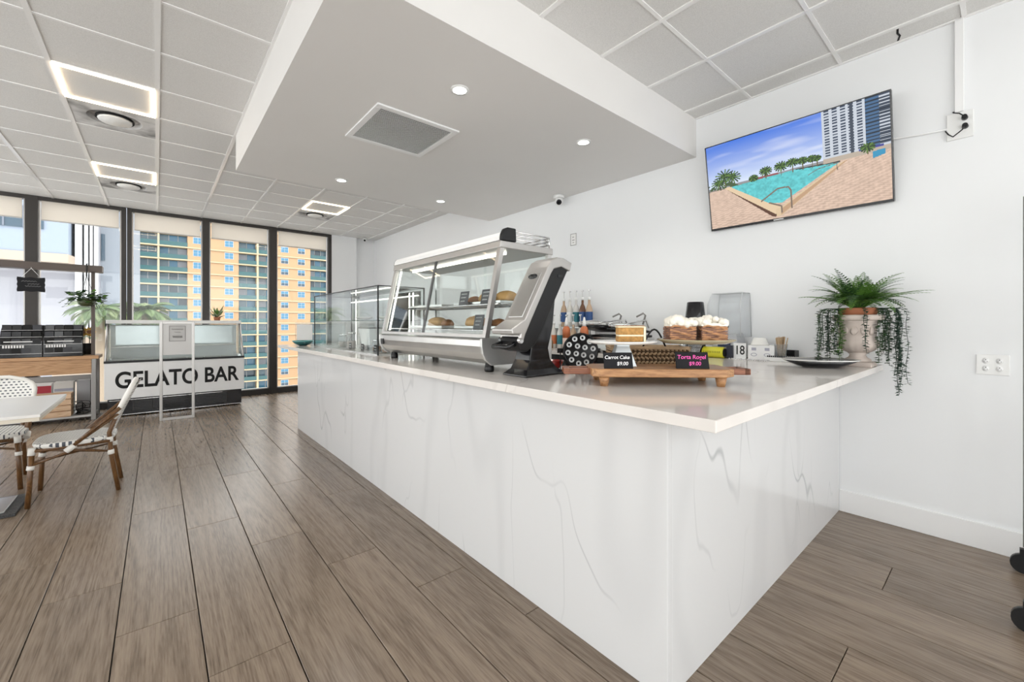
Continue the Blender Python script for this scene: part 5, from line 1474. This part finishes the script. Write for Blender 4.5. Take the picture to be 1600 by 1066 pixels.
for i in range(len(pts) - 1):
    for q in range(4):
        f = q / 4; a = pts[max(i - 1, 0)]; c = pts[i]; d_ = pts[i + 1]; e_ = pts[min(i + 2, len(pts) - 1)]
        fine.append(0.5 * ((2 * c) + (d_ - a) * f + (2 * a - 5 * c + 4 * d_ - e_) * f * f + (3 * c - a - 3 * d_ + e_) * f ** 3))
for q in fine: q.z = max(q.z, 0.005)
o = tag(b.tube(fine, 0.004, 6).obj('cable_tangle', M_BLACK), 'tangle of black cable on the low bench shelf', 'cable')
o.location = (-0.81, 8.46, 0.08)
# hanging plaque and hanging plant
hp = thing('chalkboard_plaque', 'scalloped chalkboard plaque hanging from the overhead bar', 'sign', (-1.27, 8.335, 1.78))
w, h = 0.122, 0.185
ol = []
for k in range(40):
    a = 2 * PI * k / 40
    c, s = math.cos(a), math.sin(a)
    q = 1 / max(abs(c), abs(s))
    ol.append((c * q * w * (1 + 0.03 * math.cos(a * 10)), h / 2 + s * q * h / 2 * (1 + 0.05 * math.cos(a * 8))))
B().prism(ol, -0.008, 0.008, 'y').obj('board', M_SLATE, hp)
b = B()
for z, x0, n in ((0.135, -0.085, 18), (0.10, -0.03, 14), (0.07, -0.05, 18)):
    b.tube([(x0 + k * 0.008, -0.009, z + 0.007 * math.sin(k * 1.9 + z * 30)) for k in range(n)], 0.0018, 5)
b.obj('chalk_writing', plain('faint_chalk', (0.35, 0.35, 0.35), 0.8), hp)
for s in (-1, 1):
    B().tube([(s * 0.09, 0, h - 0.005), (0.0, 0.0, 0.31)], 0.0025, 6).obj('string', M_TRIM, hp)
B().tube([(0, 0.0, 0.305), (0, 0, 0.32), (0, 0.02, 0.33)], 0.003, 6).obj('hook', M_CHROME, hp)
hg = thing('hanging_basket', 'trailing green plant in a pot hanging from the overhead bar', 'plant', (-0.755, 8.34, 1.60))
B().lathe([(0.05, 0), (0.085, 0.03), (0.10, 0.10), (0.095, 0.10), (0, 0.085)], 20).obj('pot', plain('dark_olive_pot', (0.05, 0.06, 0.02), 0.5), hg)
for k in range(3):
    a = 2 * PI * k / 3 + 0.4
    B().tube([(0.09 * math.cos(a), 0.09 * math.sin(a), 0.09), (0, 0, 0.43)], 0.003, 6).obj('hanger_wire', M_BLACK, hg)
B().tube([(0, 0, 0.42), (0, -0.0, 0.50), (0, 0.01, 0.59), (0, 0.05, 0.60)], 0.008, 8).obj('hook', M_BLACK, hg)
hr = random.Random(6)
for k in range(150):
    az = hr.uniform(0, 2 * PI); el = hr.uniform(-0.8, 1.0); r = hr.uniform(0.03, 0.16); b = B()
    d = Vector((math.cos(az), math.sin(az), el * 0.5))
    leaf_quad(b, (r * math.cos(az), r * math.sin(az), 0.06 + hr.uniform(0, 0.19) * (1 - r * 2.5)), d, (hr.uniform(-0.6, 0.6), hr.uniform(-0.9, 0.2), 0.8), hr.uniform(0.05, 0.085), 0.028)
    b.obj('leaf', (M_LEAF, M_LEAF2, M_LEAF)[k % 3], hg, fix=False)
for az, ln, dr in ((2.7, 0.20, 0.12), (3.0, 0.26, 0.10), (3.4, 0.22, 0.16), (0.0, 0.22, -0.05), (-0.3, 0.2, 0.03), (-0.6, 0.25, 0.2), (4.2, 0.14, 0.15), (-0.2, 0.17, 0.28), (0.2, 0.14, 0.32)):
    b = B(); pts = []
    for k in range(9):
        f = k / 8
        pts.append(Vector((math.cos(az) * ln * f, math.sin(az) * ln * f, 0.11 + 0.05 * math.sin(f * 2.2) - dr * f * f)))
    b.tube(pts, 0.002, 5, cap=False)
    for k in range(2, 9):
        for s in (-1, 1):
            leaf_quad(b, pts[k], (math.cos(az + s), math.sin(az + s), -0.3), (0, 0, 1), 0.04, 0.014)
    b.obj('vine_strand', M_LEAF, hg, fix=False)

# ================================================================== CAFE TABLE AND CHAIRS
tb = thing('cafe_table', 'white topped cafe table with speckled dark foot', 'table', (-1.06, 4.74, 0))
B().box(-0.46, 0.46, -0.54, 0.54, 0.725, 0.745).obj('tabletop', M_TABLETOP, tb, bevel=0.002)
B().box(-0.455, 0.455, -0.535, 0.535, 0.70, 0.725).obj('edge_band', M_TABLEEDGE, tb)
B().cyl((0, 0, 0.03), (0, 0, 0.70), 0.038, None, 20).obj('column', M_STEEL, tb)
B().box(-0.30, 0.30, -0.24, 0.24, 0.0, 0.022).obj('foot_pad', M_GRANITE, tb, bevel=0.004)
B().box(-0.24, 0.24, -0.19, 0.19, 0.022, 0.032).obj('foot_plate', M_STEEL, tb, bevel=0.002)
# chair: local +x is the front; origin on the floor below the seat centre
ch = thing('bistro_chair', 'x', 'chair', (0, 0, 0))
SZt = 0.455
seat = B()
so_ = []
for k in range(28):
    a = 2 * PI * k / 28
    c, s = math.cos(a), math.sin(a)
    q = (abs(c) ** 4 + abs(s) ** 4) ** -0.25
    wy = 0.225 if c > 0 else 0.225 - 0.045 * abs(c) * q
    so_.append((0.225 * c * q, wy * s * q))
seat.loft([[(x, y, SZt - 0.035) for x, y in so_], [(x * 1.03, y * 1.03, SZt - 0.02) for x, y in so_], [(x * 1.02, y * 1.02, SZt - 0.003) for x, y in so_], [(x * 0.93, y * 0.93, SZt + 0.004) for x, y in so_]])
seat.obj('seat', M_WEAVE_SEAT, ch)
bx_, bz = [], []
def backpt(t): return Vector((-0.185 - 0.145 * t - 0.02 * t * t, 0, SZt + 0.02 + 0.40 * t))
bo = []
NB = 14
for i in range(NB + 1):
    t = i / NB
    hw = 0.155 + 0.065 * math.sin(min(1, t / 0.7) * PI / 2)
    if t > 0.72: hw *= math.sqrt(max(0.02, 1 - ((t - 0.72) / 0.29) ** 2))
    bo.append((backpt(t), hw))
back = B(); vs = []; fs = []
for side_ in (0, 1):
    for p_, hw in bo:
        for k in range(9):
            y = -hw + 2 * hw * k / 8
            curve = -0.03 * (1 - (y / 0.22) ** 2)
            vs.append((p_.x + curve + (0.012 if side_ else -0.006), y, p_.z))
n9 = 9; tot = (NB + 1) * n9
for i in range(NB):
    for k in range(8):
        a = i * n9 + k
        fs.append((a, a + 1, a + n9 + 1, a + n9)); fs.append((tot + a, tot + a + n9, tot + a + n9 + 1, tot + a + 1))
back.add(vs, fs, True)
back.obj('backrest', M_WEAVE_BACK, ch)
rim = [Vector((p_.x, hw, p_.z)) for p_, hw in bo[4:]] + [Vector((p_.x, -hw, p_.z)) for p_, hw in reversed(bo[4:])]
B().tube(rim, 0.017, 10).obj('back_rim', M_WRAP, ch)
for s in (-1, 1):
    p0, p1 = Vector((-0.185, s * 0.165, 0.30)), Vector((bo[5][0].x, s * bo[5][1], bo[5][0].z))
    B().tube([(-0.25, s * 0.172, 0.0), (-0.205, s * 0.168, 0.30), (-0.195, s * 0.165, SZt + 0.02), p1], 0.0155, 10).obj('rear_leg', M_BAMBOO, ch)
    B().tube([(0.235, s * 0.222, 0.0), (0.215, s * 0.20, SZt - 0.03)], 0.0165, 10).obj('front_leg', M_BAMBOO, ch)
    B().tube([(0.02, s * 0.222, SZt - 0.055), (bo[7][0].x, s * (bo[7][1] + 0.012), bo[7][0].z)], 0.015, 10).obj('side_brace', M_BAMBOO, ch)
    B().tube([(0.015, s * 0.205, SZt - 0.05), (bo[6][0].x, s * (bo[6][1] + 0.004), bo[6][0].z - 0.02)], 0.011, 8).obj('side_brace', M_BAMBOO, ch)
    B().tube([(0.215, s * 0.205, SZt - 0.045), (-0.2, s * 0.18, SZt - 0.045)], 0.013, 8).obj('seat_rail', M_BAMBOO, ch)
    B().tube([(0.222, s * 0.21, SZt - 0.15), (0.0, s * 0.20, SZt - 0.075), (-0.205, s * 0.168, SZt - 0.13)], 0.009, 8).obj('stretcher', M_BAMBOO, ch)
    B().tube([(0.224, s * 0.21, 0.275), (0.22, s * 0.209, 0.305)], 0.021, 10).obj('binding', M_WRAP, ch)
    B().tube([(0.219, s * 0.205, SZt - 0.075), (0.216, s * 0.202, SZt - 0.02)], 0.021, 10).obj('binding', M_WRAP, ch)
    B().tube([(-0.206, s * 0.168, 0.30), (-0.203, s * 0.167, 0.335)], 0.021, 10).obj('binding', M_WRAP, ch)
    B().tube([(-0.199, s * 0.166, 0.40), (-0.196, s * 0.165, 0.44)], 0.021, 10).obj('binding', M_WRAP, ch)
    B().tube([(0.04, s * 0.223, SZt - 0.075), (-0.005, s * 0.222, SZt - 0.035)], 0.022, 10).obj('binding', M_WRAP, ch)
B().tube([(0.21, -0.2, SZt - 0.05), (0.21, 0.2, SZt - 0.05)], 0.013, 8).obj('seat_rail', M_BAMBOO, ch)
B().tube([(-0.2, -0.165, SZt - 0.05), (-0.2, 0.165, SZt - 0.05)], 0.013, 8).obj('seat_rail', M_BAMBOO, ch)
B().tube([(0.215, -0.205, SZt - 0.13), (-0.2, 0.165, SZt - 0.13)], 0.009, 8).obj('stretcher', M_BAMBOO, ch)
B().tube([(0.215, 0.205, SZt - 0.13), (-0.2, -0.165, SZt - 0.13)], 0.009, 8).obj('stretcher', M_BAMBOO, ch)
for p_, hw in (bo[9], bo[6]):
    pass
ch['group'] = 'woven bistro chairs'
ch['label'] = 'white woven bistro chair in full view, turned side-on to the table'
c2 = copy_tree(ch)
ch.location = (-0.49, 4.855, 0); ch.rotation_euler = (0, 0, PI)
c2['label'] = 'white woven bistro chair beyond the table, cut by the frame edge'
c2.location = (-1.075, 5.45, 0); c2.rotation_euler = (0, 0, -PI / 2)

# ================================================================== OUTSIDE
M_ORNG = plain('apricot_render', (0.40, 0.255, 0.145), 0.8, var=0.04, scale=0.3)
M_LEDGE = plain('cream_ledge', (0.46, 0.37, 0.24), 0.8)
M_WHT = plain('white_render', (0.46, 0.47, 0.49), 0.8)
M_BALC = plain('teal_balcony_glass', (0.022, 0.085, 0.092), 0.2)
M_DARKG = plain('blue_grey_glazing', (0.10, 0.17, 0.22), 0.2)
M_WIN = plain('blue_window_glass', (0.05, 0.17, 0.28), 0.2)
M_WIN2 = plain('dark_window_glass', (0.03, 0.06, 0.09), 0.12)
M_CONC2_ = plain('pale_curtain', (0.30, 0.33, 0.38), 0.7)
TY = 125.0
tw = thing('apartment_tower', 'apricot apartment tower with teal glass balconies outside the windows', 'building', (16, TY, -40))
def TX(x): return x - 16
Zr = 40.0
orange = [(5.47, 15.68), (23.75, 32.5), (37.2, 46)]
bayx = [(-3.32, 0.05), (0.39, 5.47), (15.68, 19.59), (20.02, 23.75), (32.5, 37.2)]
B().box(TX(-4.5), TX(46), 2.0, 18, 0, 40 + 34).obj('core', M_DARKG, tw)
for a, b_ in orange:
    B().box(TX(a), TX(b_), 0.0, 2.0, 0, 40 + 34).obj('wall', M_ORNG, tw)
for a, b_ in ((-4.5, -3.32), (0.05, 0.39), (19.59, 20.02)):
    B().box(TX(a), TX(b_), -0.1, 2.0, 0, 40 + 34).obj('fin', M_WHT if a < -1 else M_LEDGE, tw)
zs = [7.455 + 2.97 * k for k in range(-8, 9)]
wp = None
for z in zs:
    B().box(TX(-3.4), TX(46), -0.25, 0.0, Zr + z - 0.14, Zr + z + 0.14).obj('ledge', M_LEDGE, tw)
    for bi, (a, b_) in enumerate(bayx):
        B().box(TX(a), TX(b_), 0.0, 2.0, Zr + z - 0.12, Zr + z + 0.12).obj('balcony_floor', M_LEDGE, tw)
        n = 2 if b_ - a < 4.2 else 3
        r = B().box(TX(a), TX(b_), -0.1, -0.04, Zr + z + 0.2, Zr + z + 1.15).obj('balcony_rail', M_BALC, tw)
        bb = B()
        for k in range(n + 1):
            xx = a + (b_ - a) * k / n
            bb.box(TX(max(a, xx - 0.05)), TX(min(b_, xx + 0.05)), 1.9, 2.0, Zr + z + 0.12, Zr + z + 2.85)
        bb.obj('door_frame', M_WHT, tw)
        kk = random.Random(int(z * 10) + bi)
        for k in range(n):
            xa = a + (b_ - a) * (k + 0.06) / n; xb = a + (b_ - a) * (k + 0.94) / n
            if kk.random() < 0.45:
                B().box(TX(xa), TX(xb), 1.93, 1.97, Zr + z + 0.2, Zr + z + 2.7).obj('door_pane', (M_WIN2, M_WIN, M_WIN, M_CONC2_)[kk.randrange(4)], tw)
    for a in (6.56, 12.78, 25.2, 29.3):
        w_ = 1.75
        key = int(z * 7 + a * 3) % 3
        f = B().box(TX(a) - 0.05, TX(a + w_) + 0.05, -0.06, 0.0, Zr + z + 1.08, Zr + z + 2.66).obj('window_frame', M_WHT, tw)
        for s in range(2):
            for q in range(2):
                B().box(TX(a + s * (w_ / 2) + 0.04), TX(a + (s + 1) * (w_ / 2) - 0.04), -0.09, -0.06, Zr + z + 1.16 + q * 0.72, Zr + z + 1.16 + q * 0.72 + 0.66).obj('pane', (M_WIN, M_WIN2, M_WIN)[(key + q * (key == 1)) % 3], f)
# concrete building on the left
M_CONC = plain('pale_grey_render', (0.25, 0.255, 0.285), 0.85, var=0.04, scale=0.4)
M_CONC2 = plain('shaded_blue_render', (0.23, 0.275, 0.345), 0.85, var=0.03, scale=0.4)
M_BEIGE = plain('beige_concrete', (0.38, 0.31, 0.25), 0.85)
lb = thing('concrete_building', 'pale blocky concrete building close outside the windows', 'building', (-6, 40, -20))
def lbx(n, x0, x1, y0, y1, z0, z1, m): return B().box(x0 + 6, x1 + 6, y0 - 40, y1 - 40, z0 + 20, z1 + 20).obj(n, m, lb)
lbx('lower_wall', -14, -4.15, 40, 52, -20, 5.8, M_CONC)
lbx('upper_block', -14, -4.30, 38.5, 52, 5.75, 30, M_CONC2)
B().prism([(-14 + 6, -1.6), (-4.3 + 6, -1.6), (-4.0 + 6, 0.4), (-14 + 6, 0.4)], 25.2, 25.75, 'z').obj('overhang', M_BEIGE, lb)
wn_ = lbx('strip_window', -14, -5.35, 38.42, 38.5, 7.2, 8.5, M_WIN2)
for x in (-13, -11.8, -10.6, -9.4, -8.2, -7.0, -6.2):
    lbx('window_bar', x, x + 0.08, 38.36, 38.42, 7.2, 8.5, plain('slate_frame', (0.12, 0.14, 0.18), 0.6))
for x0, x1 in ((-4.13, -3.80), (-3.70, -3.52), (-3.44, -3.30), (-3.24, -3.16)):
    lbx('white_fin', x0, x1, 39.6, 41.5, -20, 30, M_WHT)
lbx('recess_wall', -4.15, -3.1, 41.5, 52, -20, 30, M_CONC)
lbx('side_wing', -3.1, -1.30, 42, 56, -20, 30, plain('blue_grey_render', (0.20, 0.225, 0.26), 0.85, var=0.05, scale=0.5))
lbx('slot_window', -3.06, -2.86, 41.93, 42.0, 5.9, 7.8, M_WIN2)
# palms and planter
pw = tag(B().box(-1.9, 1.4, 14.6, 15.2, -6, 1.22).obj('planter_wall', M_BEIGE, bevel=0.02), 'low beige planter wall outside behind the palms', 'planter')
def palm(loc, lab, seed, n=20, ln=0.85):
    t = thing('palm_tree', lab, 'tree', loc, group='palms outside the windows')
    B().tube([(0, 0, 0), (0.05, 0.03, 3.0), (0.0, 0.0, 6.0)], [0.12, 0.10, 0.08], 10).obj('trunk', plain('palm_trunk', (0.30, 0.24, 0.18), 0.9), t)
    r = random.Random(seed)
    for k in range(n):
        az = 2 * PI * k / n * 2.4 + r.uniform(-0.2, 0.2); e = r.uniform(0.1, 1.3); b = B(); p_ = Vector((0, 0, 6.0)); pts = []
        m_ = 14
        for q in range(m_ + 1):
            pts.append(p_.copy())
            p_ = p_ + Vector((math.cos(az) * math.cos(e), math.sin(az) * math.cos(e), math.sin(e))) * (ln / m_)
            e -= 1.9 / m_
        b.tube(pts, [0.012 * (1 - 0.8 * q / m_) for q in range(m_ + 1)], 5)
        for q in range(2, m_ + 1):
            tt_ = (pts[q] - pts[q - 1]).normalized(); s_ = tt_.cross(Vector((0, 0, 1))).normalized()
            for sg in (-1, 1):
                for h_ in (0, 0.5):
                    leaf_quad(b, pts[q] - tt_ * ln / m_ * h_, s_ * sg + tt_ * 0.6 + Vector((0, 0, -0.45)), s_.cross(tt_), ln * 0.28 * math.sin(PI * (0.15 + 0.8 * q / m_)), 0.012)
        b.obj('frond', plain('palm_green_%d' % (k % 3), ((0.045, 0.09, 0.02), (0.075, 0.13, 0.035), (0.12, 0.16, 0.06))[k % 3], 0.5), t, fix=False)
palm((-1.02, 13.6, -4.40), 'palm crown outside beside the hanging basket', 1, 40, 0.70)
palm((-0.22, 14.0, -4.40), 'palm crown outside behind the freezer end with the bench', 2, 40, 0.72)
tag(B().box(-300, 300, 12, 400, -41, -40).obj('ground', plain('street_grey', (0.30, 0.30, 0.30), 0.9)), 'grey street level far below the windows', 'ground', kind='structure')
